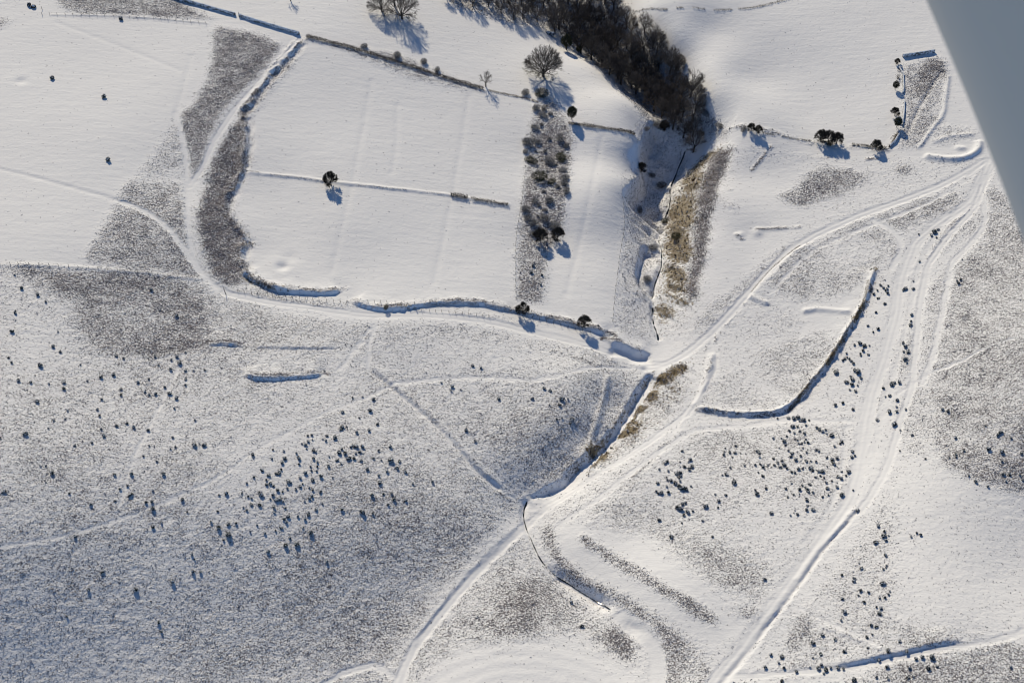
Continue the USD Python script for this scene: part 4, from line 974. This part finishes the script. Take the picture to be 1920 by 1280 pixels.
BEDS = [  # label true of all the plants of a bed, group, points (x, y[, size])
    ('small dark gorse bush scattered over the open moor left of the straight path', 'scattered gorse of the left moor',
     '41,541 86,566 109,622 284,544 300,581,1.2 113,660,1.3 100,650 16,671,1.4 22,680 76,686,1.4 190,708 120,717,1.2 120,729 227,730,1.3 227,741,1.3 272,735,1.3 297,684,1.2 279,711 259,717,1.1 218,668,1.2 232,672 280,740 292,739,.9 309,726 70,753,1.2 191,749,1.1 183,768 187,780 127,770 122,785,1.2 101,788 48,814,1.3 1,821 238,794,1.2 219,799,1.3 195,817,1.1 251,801 278,807,1.2 140,835,1.4 173,830,.8 91,803 35,714 58,717,.8 92,720 164,714,.8 151,684 71,553 28,516,.8 215,890,1.2 86,873 7,922,1.4 247,889 239,910 245,928,1.2 216,939,1.2 280,836,1.1 269,855 294,865,1.1 170,946 141,1006 287,920 291,669,1.1 130,925,1.2 76,874,.9'),
    ('small dark gorse bush on the heather slope right of the straight moor path', 'scattered gorse right of the straight path',
     '348,661,1.2 348,695,1.3 348,711,1.3 348,722 332,669 320,693 363,695 331,747 366,788 365,835,1.5 383,835,1.2 329,838,1.2 324,820 342,937,1.2 351,959,1.2 408,958,1.2 307,889 287,988,1.2 303,980 287,954,1.4 285,941,1.1 274,942,1.1 425,925 411,928 428,982,1.4 429,1003,1.5 410,990,1.1 396,979 443,981 360,1040,1.1 376,1072 362,1072 324,1091 298,1167 303,1184 126,1156 194,1071 166,1106,1.2 469,996 497,1000'),
    ('dark gorse bush in the dense cluster on the middle hillside', 'gorse cluster of the middle hillside',
     '492,882,1.2 463,906,1.1 504,891,1.3 524,886,1.7 518,888,1.2 529,867,1.6 534,860,1.2 541,903,1.3 490,928,1.7 488,924,1.2 472,934,1.1 471,946,1.2 487,947,1.2 507,907,1.4 513,911,1.3 524,936,1.4 518,937,1.2 514,951,1.3 514,960,1.2 534,952,1.2 563,912,1.5 601,922,1.3 586,900,1.2 632,863,1.3 617,874 595,875 588,860,1.1 540,969,1.3 533,973,1.2 537,979 527,989,1.2 593,955,1.2 578,966,1.2 572,973 568,989,1.4 543,1008,1.2 503,1034,1.2 517,995 580,914 580,934 559,857,1.1 561,860 512,843 474,853 556,850,.9 573,834,1.4 578,828,.8 566,832,.8 575,841,.8 588,845,1.2 613,817,1.3 611,826,1.1 628,821,1.3 586,825 585,816,.9 642,801,1.4 650,800,1.2 638,806,.8 658,838,1.1 668,837,1.2 680,838,1.4 675,848,1.2 667,850,1.2 641,842 647,850,1.2 636,849,1.2 652,860,1.2 664,860,1.3 656,859,1.1 677,863,1.2 689,880,1.2 700,859,1.2 692,807,1.1 708,796,1.2 642,773,1.2 640,869 616,874,1.1 594,883,1.1 584,882 573,887 563,896 587,903,1 546,905 500,908,1.3 521,919,1.1 530,922,1 512,928 555,917,.9 585,930,.9 602,893 605,945,.8 559,968,.9 641,955,1 680,961,1.5 613,1053,1.1'),
    ('small dark gorse bush on the lit slope right of the dense middle cluster', 'gorse right of the middle cluster',
     '749,865,1.2 745,878 760,885,1.4 719,926,1.2 734,925,1.3 698,929,1.1 739,937 761,938 710,891 726,884 774,907,1.1 811,904,1.1 700,749,1.4 694,770,1.2 680,744 669,811 732,838,1.1 710,845 848,725,1.1 846,733 864,731 902,690 935,748,1.4 874,807,1.3 891,827 1020,728,1.2 1032,733,1.3 1053,749,1.4 1065,748 1049,760,1.2 1044,786,1.1 1073,787,1.3 1070,795 996,511,1.2 1016,516,1.3 1000,499,1.1 1014,534 1063,894,1.2 1071,1129,1.0'),
    ('dark gorse bush in the big thicket below the curved bank', 'big gorse thicket below the curved bank',
     '1478,784,1.3 1488,785,1.3 1496,783,1.3 1500,790,1.6 1506,788,1.7 1517,788,1.2 1486,800,1.3 1495,800,1.1 1500,808,1.5 1508,812,1.3 1536,806,1.5 1542,809,1.3 1550,813,1.1 1531,802,1.1 1530,843,1.2 1575,832,1.2 1578,828,.9 1598,847,1.2 1597,857,1.4 1535,845,1.3 1560,862,1.7 1563,870,1.3 1550,858 1569,859,1 1578,884,1.2 1572,894,1.4 1577,897,1 1586,892,1.1 1523,882,1.6 1520,878,1.3 1537,884,1.6 1542,884,1.2 1529,895,1.3 1545,896,1.1 1538,892,1 1515,830,1.3 1508,829,1.2 1498,832,1.3 1495,825,1 1485,850,1.2 1478,845,1.1 1483,856,1.2 1466,864,1.5 1458,868,1.3 1452,872,1.2 1463,876,1.3 1470,872,1.2 1450,860,1.2 1440,872,1.2 1430,875,1.1 1425,870,1 1416,872,1 1475,878 1511,864,1.2 1520,864 1530,866,1.1 1497,880 1490,886 1484,885 1470,828,1.2 1465,822 1475,818 1461,840 1472,835 1489,812 1480,808 1505,840 1512,848 1501,855 1492,862 1518,908,1.3 1510,914,1.3 1504,910,1 1514,918,1 1499,918 1473,916,1.1 1484,906,1 1551,916,1.3 1549,905,1 1569,913,1.1 1578,928,1.3 1542,931,1.3 1553,928,1 1524,923,.8 1512,937,1 1514,948,1.3 1512,956,1 1524,956,1.3 1495,964,1.4 1482,966,1.1 1477,932,1.2 1488,927,1.3 1446,962,1.5 1436,916,1.4 1419,926,1.3 1416,919 1430,893,1.2 1423,849,1.4 1419,846,1.1 1424,857,1'),
    ('dark gorse bush on the speckled slope left of the big thicket', 'gorse left of the big thicket',
     '1279,846,1.4 1358,847,1.2 1368,848,1.3 1378,849,1.3 1373,857,1.2 1379,836,1 1357,853,.9 1362,890,1.2 1361,928,1.4 1347,939,1.1 1323,950,1.6 1317,976,1.3 1299,958,1 1290,961,1.1 1276,955,1.6 1270,952,1.3 1282,966,1.4 1279,945,1 1288,959,1 1285,943,1 1247,869,1.4 1251,866,1.1 1291,866,1.4 1294,862,1.1 1283,875,1.4 1297,875,1.3 1292,880 1268,888,1.2 1275,887,1.3 1276,893,1.2 1258,901,1.4 1266,907,1.4 1273,912,1.5 1279,916,1.4 1286,917,1.2 1240,924,1.4 1235,925,1.2 1253,923 1233,906,1.3 1253,883,1.1 1236,880 1250,912 1236,975,1.2 1275,866,.9'),
    ('snow-dusted gorse bush strung along the tracks outside the curved bank', 'gorse along the upper right tracks',
     '1651,535,1.2 1656,540,1.2 1645,545,1.1 1638,552,1.2 1660,545,1.2 1663,542,1.1 1664,550,1.1 1646,560,1.2 1659,570,1.3 1642,586,1.4 1627,611,1.2 1637,623 1646,617 1697,542,1.3 1693,545,1 1712,542,1.2 1804,487 1801,525,1.1 1797,532 1602,647,1.5 1612,644,1.2 1620,649,1.3 1630,648 1618,658 1613,664 1628,665,1.2 1587,663 1584,673,1.3 1580,676,1 1592,673,1.2 1596,677,1.7 1600,682,1.4 1608,698,1.6 1603,695,1.2 1614,709,1.4 1598,712,1.5 1595,707,1.1 1587,717,1.3 1597,721,1.2 1608,723,1.1 1604,734,1.2 1593,731,.9 1580,756,1.1 1566,760,1 1599,768,1.3 1656,728,1.2 1668,742,1.3 1660,744,1 1682,751,1.3 1681,763,1.3 1667,773,1.3 1681,772,1.1 1645,788,1.3 1676,796,1.5 1688,807,1.2 1710,816,1.2 1687,845 1709,591,1 1708,603,1.1 1707,610,1.3 1693,643,1.3 1697,650,1.1 1702,660,1.4 1694,660,1.1 1697,674,1.3 1700,680,1 1671,721,1.4 1677,718,1.1 1686,717,1.2 1777,772,1.2 1767,768,1 1759,431,1.4 1746,442,1.2 1756,446,1.2'),
    ('dark gorse bush on the heather at the right edge above the smooth slope', 'gorse at the right edge',
     '1807,845,1.4 1791,821,1.1 1853,842,1.3 1876,811,1.2 1870,816,1 1895,821,1.1 1878,847,1.3 1915,850,1.2 1735,860,1.2 1792,853,1.3 1780,858,1 1829,903,1 1852,912,1.1 1881,890,1.6 1886,902,1.1 1878,864,1.1 1893,890,1.1 1917,900,1.2 1708,1005,.9 1726,1003,1'),
    ('gorse bush with a long blue shadow on the slope below the wide track', 'gorse of the lower right slope',
     '1646,986,1.2 1658,996,1.4 1657,1005,1.4 1661,1013,1.1 1666,1004,1 1660,1041,1 1662,1060,1 1661,1064,1 1615,1065,1.4 1602,1084,1.3 1601,1090,1.3 1600,1072,.8 1613,1107,1.4 1609,1116,1.1 1628,1110,1.2 1579,1122,1.2 1651,1140,1.2 1649,1150,1.3 1659,1120,1.2 1649,1121,1 1666,1114,1.2 1583,1147,1.2 1577,1163,1.1 1633,1172,1.2 1643,1175,1.5 1620,1129,1.3 1542,1190,1.3 1566,1198,1.4 1524,1205,1.3 1625,1194,1.4 1627,1214,1.4 1687,1202,1.5 1700,1221,1.3 1583,1221,1.3 1539,1226,1.3 1466,1231,1.5 1445,1227,1.2 1460,1242,1.2 1470,1252,1.2 1435,1251,1.2 1534,1253,1.5 1548,1256,1.5 1540,1246,1 1571,1252,1.5 1581,1254,1 1663,1250,1.6 1648,1238,1.3 1757,1249,1.3 1729,1232,1.1 1717,1235,1.2 1705,1252,1.3 1702,1270,1.6 1712,1268,1.2 1643,1269,1.2 1665,1272,1.1 1466,1277,1.3 1493,1259,1.2 1895,1250,1.1 1548,1250,1'),
]
bushes = []
for lab, grp, text in BEDS:
    for item in text.split():
        v = [float(q) for q in item.split(',')]
        bushes.append((v[2] if len(v) > 2 else 1.0, v[0], v[1], lab, grp))
bushes.sort(key=lambda b: -b[0])
SINGLES = 300 - len(SINGLE)
pos = ground([(b[1], b[2]) for b in bushes])
small = []
for i, (s, x, y, lab, grp) in enumerate(bushes):
    size = s * (0.9 if 'long blue shadow' in lab else 0.97) * float(g.choice([0.75, 0.9, 1.0, 1.1, 1.35]))
    if i < SINGLES:
        plant(f'gorse{int(g.integers(0, 6))}', None, size, turn(), lab, 'gorse bush', grp, at=pos[i], squash=float(g.uniform(0.65, 1.05)), stretch=float(g.uniform(0.8, 1.3)))
    else:
        small.append((pos[i], size))
# the many smallest ones beyond those, one mass
for i in range(150):
    b = bushes[int(g.integers(0, len(bushes)))]
    if 'left of the straight' in b[3] and g.uniform() < .6: continue
    small.append((ground([(b[1] + g.normal(0, 13), b[2] + g.normal(0, 10))])[0], float(g.uniform(0.5, 0.95))))
inst = UsdGeom.PointInstancer.Define(stage, path_for('low_gorse'))
tag(inst, 'smallest low gorse tufts sprinkled between the bushes', 'gorse', kind='stuff')
tg = []
for k in range(3):
    pth = f'{inst.GetPath()}/tuft' + (f'_{k:03d}' if k else '')
    usdkit.mesh(stage, pth, gorse_mesh(120 + k, 60), '/World/Looks/gorse'); tg.append(Sdf.Path(pth))
inst.CreatePrototypesRel().SetTargets(tg)
n = len(small)
inst.CreateProtoIndicesAttr(Vt.IntArray.FromNumpy((np.arange(n) % 3).astype(np.int32)))
inst.CreatePositionsAttr(Vt.Vec3fArray.FromNumpy(np.array([s[0] for s in small], np.float32)))
inst.CreateScalesAttr(Vt.Vec3fArray.FromNumpy(np.repeat(np.array([[s[1]] for s in small], np.float32), 3, 1)))
print('gorse', len(bushes), n)

# ================================================================== HEDGES, WALLS, FENCES, SMALL THINGS
def hedge(px, height, width, label_, mat='dark_twigs', per_m=26, gaps=0.0, seed=1, jitter=0.3, cat='hedge'):
    name = cat.replace(' ', '_')
    g = np.random.default_rng(seed)
    q, t_, s = line(px, 0.25, jitter, seed)
    n = int(s[-1] * per_m)
    i = g.integers(0, len(q), n)
    keep = noise2(s[i], s[i] * 0, 4.0, seed) > gaps
    i = i[keep]; n = len(i)
    off = np.clip(g.normal(0, 0.33, n), -1, 1) * width
    nn = np.stack([-t_[i, 1], t_[i, 0]], 1)
    xy = q[i] + nn * off[:, None] + g.normal(0, 0.1, (n, 2))
    z = height_at(xy[:, 0], xy[:, 1])
    hh = height * (0.55 + 0.9 * noise2(s[i], s[i] * 0, 2.2, seed + 3)) * np.sqrt(np.clip(1 - (off / width) ** 2 * 0.7, 0.1, 1))
    k = g.uniform(0, 0.75, n)
    b = np.column_stack([xy, z - 0.1 + hh * k])
    d = g.normal(0, 0.55, (n, 3)) + [0, 0, 0.6]
    d /= np.linalg.norm(d, axis=1)[:, None]
    S = Soup(); S.spikes(b, b + d * (hh * g.uniform(0.35, 0.6, n))[:, None], np.full(n, 0.07) * g.uniform(0.6, 1.5, n), g)
    o = mesh(name, S.get(), mat)
    tag(o, label_, cat, kind=None if cat == 'hedge' else 'stuff')


hedge([(575, 70), (600, 76), (640, 85), (690, 100), (760, 122), (830, 145), (905, 167)], 1.6, 1.0, 'long dark hedge running down from the wall corner to the pollard', 'dark_twigs', 46, seed=2)
hedge([(916, 170), (950, 178), (985, 184), (1010, 192)], 1.0, 0.6, 'thin low hedge between the pollard and the copse strip', seed=3)
hedge([(1066, 232), (1100, 237), (1145, 244), (1190, 253)], 1.4, 0.9, 'short straight dark hedge between the conical evergreen and the ravine', 'dark_twigs', 44, seed=4)
hedge([(846, 367), (862, 369), (876, 372)], 1.6, 1.2, 'three-lobed clipped hedge remnant on the cross fence of the left fields', 'dark_twigs', 50, seed=5)
hedge([(884, 373), (915, 378), (952, 384)], 1.3, 0.9, 'low snowy hedge remnant running on to the copse strip', 'dark_twigs', 34, 0.2, seed=6)
hedge([(1430, 250), (1470, 256), (1520, 265)], 0.8, 0.7, 'low gappy hedge between the small thorns and the three thorns', 'dark_twigs', 20, 0.35, seed=7)
hedge([(1598, 272), (1625, 275), (1662, 278)], 1.2, 0.9, 'dark low hedge at the corner of the far field', 'dark_twigs', 34, 0.1, seed=8)
hedge([(1190, 24), (1250, 23), (1340, 20), (1420, 14), (1490, -4)], 0.9, 0.7, 'faint gappy hedge across the top of the far field', 'twigs', 16, 0.38, seed=9)
hedge([(1668, 278), (1676, 262), (1684, 250)], 1.0, 0.9, 'brown scrubby hedge rounding the far field corner', 'bracken', 30, 0.15, seed=10)
hedge([(1686, 128), (1684, 150)], 1.2, 1.0, 'loose scrub hedge at the top of the walled plot', 'dark_twigs', 24, 0.3, seed=11)
hedge([(795, 571), (850, 568), (900, 570), (960, 582), (1040, 600), (1090, 612)], 0.6, 0.8, 'brown fringe of scrub along the lip of the long shaded bank', 'scrub', 22, 0.3, seed=12)
hedge([(470, 520), (500, 537), (515, 543)], 0.9, 1.0, 'brown scrub on the lip of the first shaded bank', 'bracken', 30, 0.2, seed=13)
hedge([(1628, 525), (1618, 570), (1598, 605), (1572, 645), (1546, 686), (1512, 726), (1480, 764)], 0.55, 0.9, 'tan dead bracken fringe on the crest of the curved bank', 'straw', 26, 0.25, seed=14, cat='bracken fringe')
hedge([(1408, 548), (1440, 510), (1475, 478), (1500, 461)], 0.4, 0.5, 'thin brown grass fringe along the cut edge of the upper track', 'bracken', 18, 0.25, seed=15, cat='grass fringe')
hedge([(462, 321), (520, 328), (560, 333), (610, 341)], 0.4, 0.5, 'ragged grass line along the left cross fence, before the solitary thorn', 'dark_twigs', 12, 0.35, seed=16, cat='grass line')
hedge([(630, 343), (700, 350), (780, 358), (840, 365)], 0.4, 0.4, 'ragged grass line along the cross fence, beyond the solitary thorn', 'dark_twigs', 9, 0.4, seed=17, cat='grass line')


def wall(px, height, width, label_, jitter=0.15, seed=1):
    """A drystone bank: an uneven coped section swept along the ground."""
    g = np.random.default_rng(seed)
    q, t_, s = line(px, 0.5, jitter, seed)
    n = len(q)
    nn = np.stack([-t_[:, 1], t_[:, 0]], 1)
    prof = [(-1, -0.3), (-0.95, 0.2), (-0.8, 0.75), (-0.45, 1.0), (0.45, 1.0), (0.8, 0.75), (0.95, 0.2), (1, -0.3)]
    rows = []
    for a, b in prof:
        o = a * width / 2 * (0.85 + 0.3 * noise2(s, s * 0 + a * 3, 1.4, seed))
        xy = q + nn * o[:, None]
        zz = height_at(q[:, 0], q[:, 1]) + b * height * (0.8 + 0.4 * noise2(s, s * 0 + 5, 2.0, seed + 1)) + g.normal(0, 0.04, n) * (b > 0.3)
        rows.append(np.column_stack([xy, zz]))
    v = np.stack(rows, 1).reshape(-1, 3)
    m = len(prof)
    f = []
    for j in range(m - 1):
        i = np.arange(n - 1) * m + j
        f += [np.stack([i, i + m, i + m + 1], 1), np.stack([i, i + m + 1, i + 1], 1)]
    f += [np.array([[0, j, j + 1] for j in range(1, m - 1)]), np.array([[(n - 1) * m, (n - 1) * m + j + 1, (n - 1) * m + j] for j in range(1, m - 1)])]
    p = mesh('field_wall', (v, np.vstack(f)), 'stone', smooth=40)
    tag(p, label_, 'wall')


wall([(310, -8), (340, 2), (370, 9), (400, 18), (441, 29)], 1.5, 1.1, 'snow-topped field wall in the upper left, from the top edge to the gate gap', seed=1)
wall([(449, 31), (480, 41), (520, 53), (561, 65)], 1.5, 1.1, 'snow-topped field wall between the gate gap and the lane corner', seed=2)
wall([(1692, 107), (1720, 103), (1752, 98)], 1.5, 1.0, 'short snow-topped wall at the head of the rushy plot, near the aircraft wing', seed=3)
wall([(1686, 128), (1693, 140), (1694, 165), (1693, 175)], 0.9, 0.7, 'low wall down the side of the rushy plot, upper length', seed=4)
wall([(1695, 190), (1694, 215), (1691, 236)], 0.9, 0.7, 'low wall down the side of the rushy plot, lower length', seed=5)
wall([(1686, 252), (1678, 266), (1668, 276)], 1.0, 0.8, 'curved wall end rounding the field corner', seed=6)


def fence(px, label_, spacing=2.3, h=1.25, wires=2, seed=1):
    g = np.random.default_rng(seed)
    q, t_, s = line(px, 0.3, 0.0, seed)
    at = np.interp(np.arange(0, s[-1], spacing) + g.normal(0, 0.1, len(np.arange(0, s[-1], spacing))), s, np.arange(len(s))).astype(int)
    o = thing('wire_fence', (0, 0, 0))
    tops = []
    for j in at:
        p = np.array([q[j, 0], q[j, 1], float(height_at(q[j, 0], q[j, 1]))])
        top = p + [g.normal(0, 0.06), g.normal(0, 0.06), h * g.uniform(0.9, 1.1)]
        S = Soup(); S.add(*tube(p - [0, 0, 0.3], top, 0.075, 0.065, 6)); S.add(*tube(top, top + [0, 0, 0.05], 0.065, 0.012, 6))
        mesh('post', S.get(), 'wood', o)
        tops.append((p, top))
    for k in range(wires):
        f = 0.45 + 0.5 * k / max(1, wires - 1)
        W = Soup()
        for a, b in zip(tops[:-1], tops[1:]):
            W.add(*tube(a[0] + (a[1] - a[0]) * f, b[0] + (b[1] - b[0]) * f, 0.012, 0.012, 3))
        mesh('wire', W.get(), 'wire', o)
    tag(o, label_, 'fence')


fence([(446, 547), (480, 551), (520, 556), (570, 561), (620, 565), (652, 568)], 'post and wire fence under the first shaded bank, beside the lane')
fence([(690, 566), (720, 567), (760, 571), (790, 573)], 'post and wire fence along the lip of the second shaded bank', seed=2)
fence([(780, 581), (806, 584), (860, 587), (930, 597)], 'post and wire fence below the long shaded bank', seed=3)
fence([(985, 592), (1030, 606), (1080, 618), (1120, 627)], 'post and wire fence on the long bank between two small thorns', 2.6, seed=4)
fence([(93, 28), (150, 29), (200, 31), (300, 36), (392, 46)], 'post and wire fence under the top heather strip', 3.2, 1.1, seed=5)
fence([(0, 495), (80, 497), (150, 502), (240, 509), (340, 520)], 'post and wire fence between the smooth left field and the dark heather', 3.2, 1.1, seed=6)
fence([(968, 560), (966, 500), (968, 440), (980, 370), (986, 310)], 'post and wire fence along the copse edge of the lower big field', 3.2, 1.1, seed=7)
fence([(1168, 372), (1172, 420), (1162, 480), (1152, 560), (1148, 615)], 'post and wire fence between the narrow field and the ravine', 3.2, 1.1, seed=8)


def post(px, h, lean, label_, r=0.1):
    p = ground([px])[0]
    o = thing('wooden_post', p)
    S = Soup(); top = np.array([lean, 0, h]); S.add(*tube(np.array([0, 0, -0.3]), top, r, r * 0.85, 7)); S.add(*tube(top, top + [0, 0, 0.06], r * 0.85, 0.02, 7))
    mesh('pole', S.get(), 'wood', o)
    tag(o, label_, 'post')


post((424, 552), 2.6, -0.35, 'tall leaning pole where the lane meets the fence end', 0.12)
post((448, 31), 2.0, 0.0, 'gatepost in the gap of the upper left wall', 0.14)
post((79, 18), 1.4, 0, 'upper of two posts beside the dark rocks in the top left corner')
post((79, 28), 1.4, 0, 'lower of two posts beside the dark rocks in the top left corner')
post((420, 543), 1.3, 0.1, 'short post beside the tall leaning pole')

# ring feeder at the edge of the wood
p = ground([(1086, 83)])[0]
o = thing('ring_feeder', p)
R, S = 1.25, Soup()
ang = np.linspace(0, 2 * math.pi, 33)
def hoop(z, r, w):
    H_ = Soup()
    for a, b in zip(ang[:-1], ang[1:]):
        H_.add(*tube(np.array([r * math.cos(a), r * math.sin(a), z]), np.array([r * math.cos(b), r * math.sin(b), z]), w, w, 4))
    return H_.get()
sheet = trimesh.creation.annulus(R - 0.03, R + 0.03, 0.55, sections=32); sheet.apply_translation([0, 0, 0.3])
mesh('side_sheet', sheet, 'rust', o)
for z in (0.6, 1.15):
    mesh('hoop', hoop(z, R, 0.05), 'rust', o)
for a in ang[:-1:2]:
    mesh('bar', tube(np.array([R * math.cos(a), R * math.sin(a), 0.55]), np.array([R * math.cos(a), R * math.sin(a), 1.15]), 0.035, 0.035, 4), 'rust', o)
usdkit.material(stage, '/World/Looks/snow', {'p': ('principled_bsdf', {'base_color': (0.8, 0.8, 0.79), 'roughness': 0.9})}, [], surface='p.BSDF')
sn = trimesh.creation.icosphere(2, 0.7); sn.apply_scale([1, 0.8, 0.6]); sn.apply_translation([0.25, 0.1, 0.25])
mesh('snow_cap', sn, 'snow', o, smooth=True)
tag(o, 'dark round livestock feeder with snow inside, at the edge of the wood', 'feeder')


def rock(px, size, label_, name, cat, seed, mat):
    p = ground([px])[0]
    s = trimesh.creation.icosphere(2, 0.5)
    v = s.vertices * (0.75 + 0.7 * (meshkit.fbm(s.vertices * 3 + seed, 3, seed) - 0.3))[:, None] * size
    v = np.round(v / (0.16 * size[2])) * 0.16 * size[2] * 0.4 + v * 0.6
    o = mesh(name, (v + p + [0, 0, size[2] * 0.15], s.faces), mat)
    tag(o, label_, cat)


rock((55, 11), (2.0, 1.8, 2.6), 'dark angular rock of the pair in the top left corner, nearer the left edge', 'rock', 'rock', 3, 'dark_heap')
rock((63, 14), (2.4, 2.0, 2.4), 'dark angular rock of the pair in the top left corner, further from the left edge', 'rock', 'rock', 5, 'dark_heap')
# a low heap of dark timber at the wood's edge
p = ground([(1032, 66)])[0]
o = thing('timber_heap', p)
gg = np.random.default_rng(17)
for k in range(11):
    y, z = (k % 4) * 0.55 - 0.8 + 0.27 * (k // 4), 0.25 + 0.46 * (k // 4)
    a = np.array([-1.8 + gg.normal(0, .2), y, z]); b = np.array([1.7 + gg.normal(0, .25), y + gg.normal(0, .12), z + gg.normal(0, .05)])
    v, f = tube(a, b, 0.27, 0.24, 7)
    v = np.vstack([v, a, b]); i = np.arange(7); j = (i + 1) % 7
    mesh('log', (v, np.vstack([f, np.stack([np.full(7, 14), j, i], 1), np.stack([np.full(7, 15), i + 7, j + 7], 1)])), 'dark_heap', o)
tag(o, 'dark low heap of timber dusted with snow below the wood', 'timber heap')

# ================================================================== THE AIRCRAFT'S WING, beside the camera
usdkit.material(stage, '/World/Looks/wing_paint', {'n': ('noise_texture', {'scale': 1.2, 'detail': 2.0}), 'g': ('geometry', {}), 'r': ('rgb_ramp', {'ramp': [(0.3, (0.65, 0.575, 0.49)), (0.7, (0.69, 0.61, 0.52))]}),
    'p': ('principled_bsdf', {'roughness': 0.45, 'specular_ior_level': 0.4})}, [('g.position', 'n.vector'), ('n.fac', 'r.fac'), ('r.color', 'p.base_color')], surface='p.BSDF')
dist = 2.6
A = EYE + rays([(1690, -90)])[0] * dist * 1.02
B = EYE + rays([(1952, 560)])[0] * dist
span = unit(B - A)
toward = unit(EYE - (A + B) / 2)
chord = unit(np.cross(span, toward))
if chord[0] < 0: chord = -chord
nrm = unit(np.cross(span, chord))
if nrm @ toward < 0: nrm = -nrm
prof = []
for u in np.linspace(0, 1, 15):
    x = u ** 1.6
    th = 0.6 * (0.2969 * math.sqrt(x) - 0.1260 * x - 0.3516 * x * x + 0.2843 * x ** 3 - 0.1036 * x ** 4) * 0.55
    prof.append((x, th))
loop = [(x, t) for x, t in prof] + [(x, -t) for x, t in prof[-2:0:-1]]
S = Soup()
st = np.linspace(-0.5, 1.5, 25)
L_ = np.linalg.norm(B - A)
vv = []
for s_ in st:
    c0 = A + span * L_ * s_ + chord * 0.012 * math.cos((s_ - 0.5) * 2.2)
    for x, t in loop:
        vv.append(c0 + chord * x * 1.3 + nrm * (t * 1.3 - 0.06))
m = len(loop)
ff = []
for k in range(len(st) - 1):
    for j in range(m):
        a, b = k * m + j, k * m + (j + 1) % m
        ff += [[a, b, b + m], [a, b + m, a + m]]
ff += [[0, j + 1, j] for j in range(1, m - 1)] + [[(len(st) - 1) * m, (len(st) - 1) * m + j, (len(st) - 1) * m + j + 1] for j in range(1, m - 1)]
w = mesh('aircraft_wing', (np.array(vv), np.array(ff)), 'wing_paint', smooth=50)
tag(w, 'smooth grey aircraft wing, out of focus, cutting off the upper right corner', 'aircraft wing')
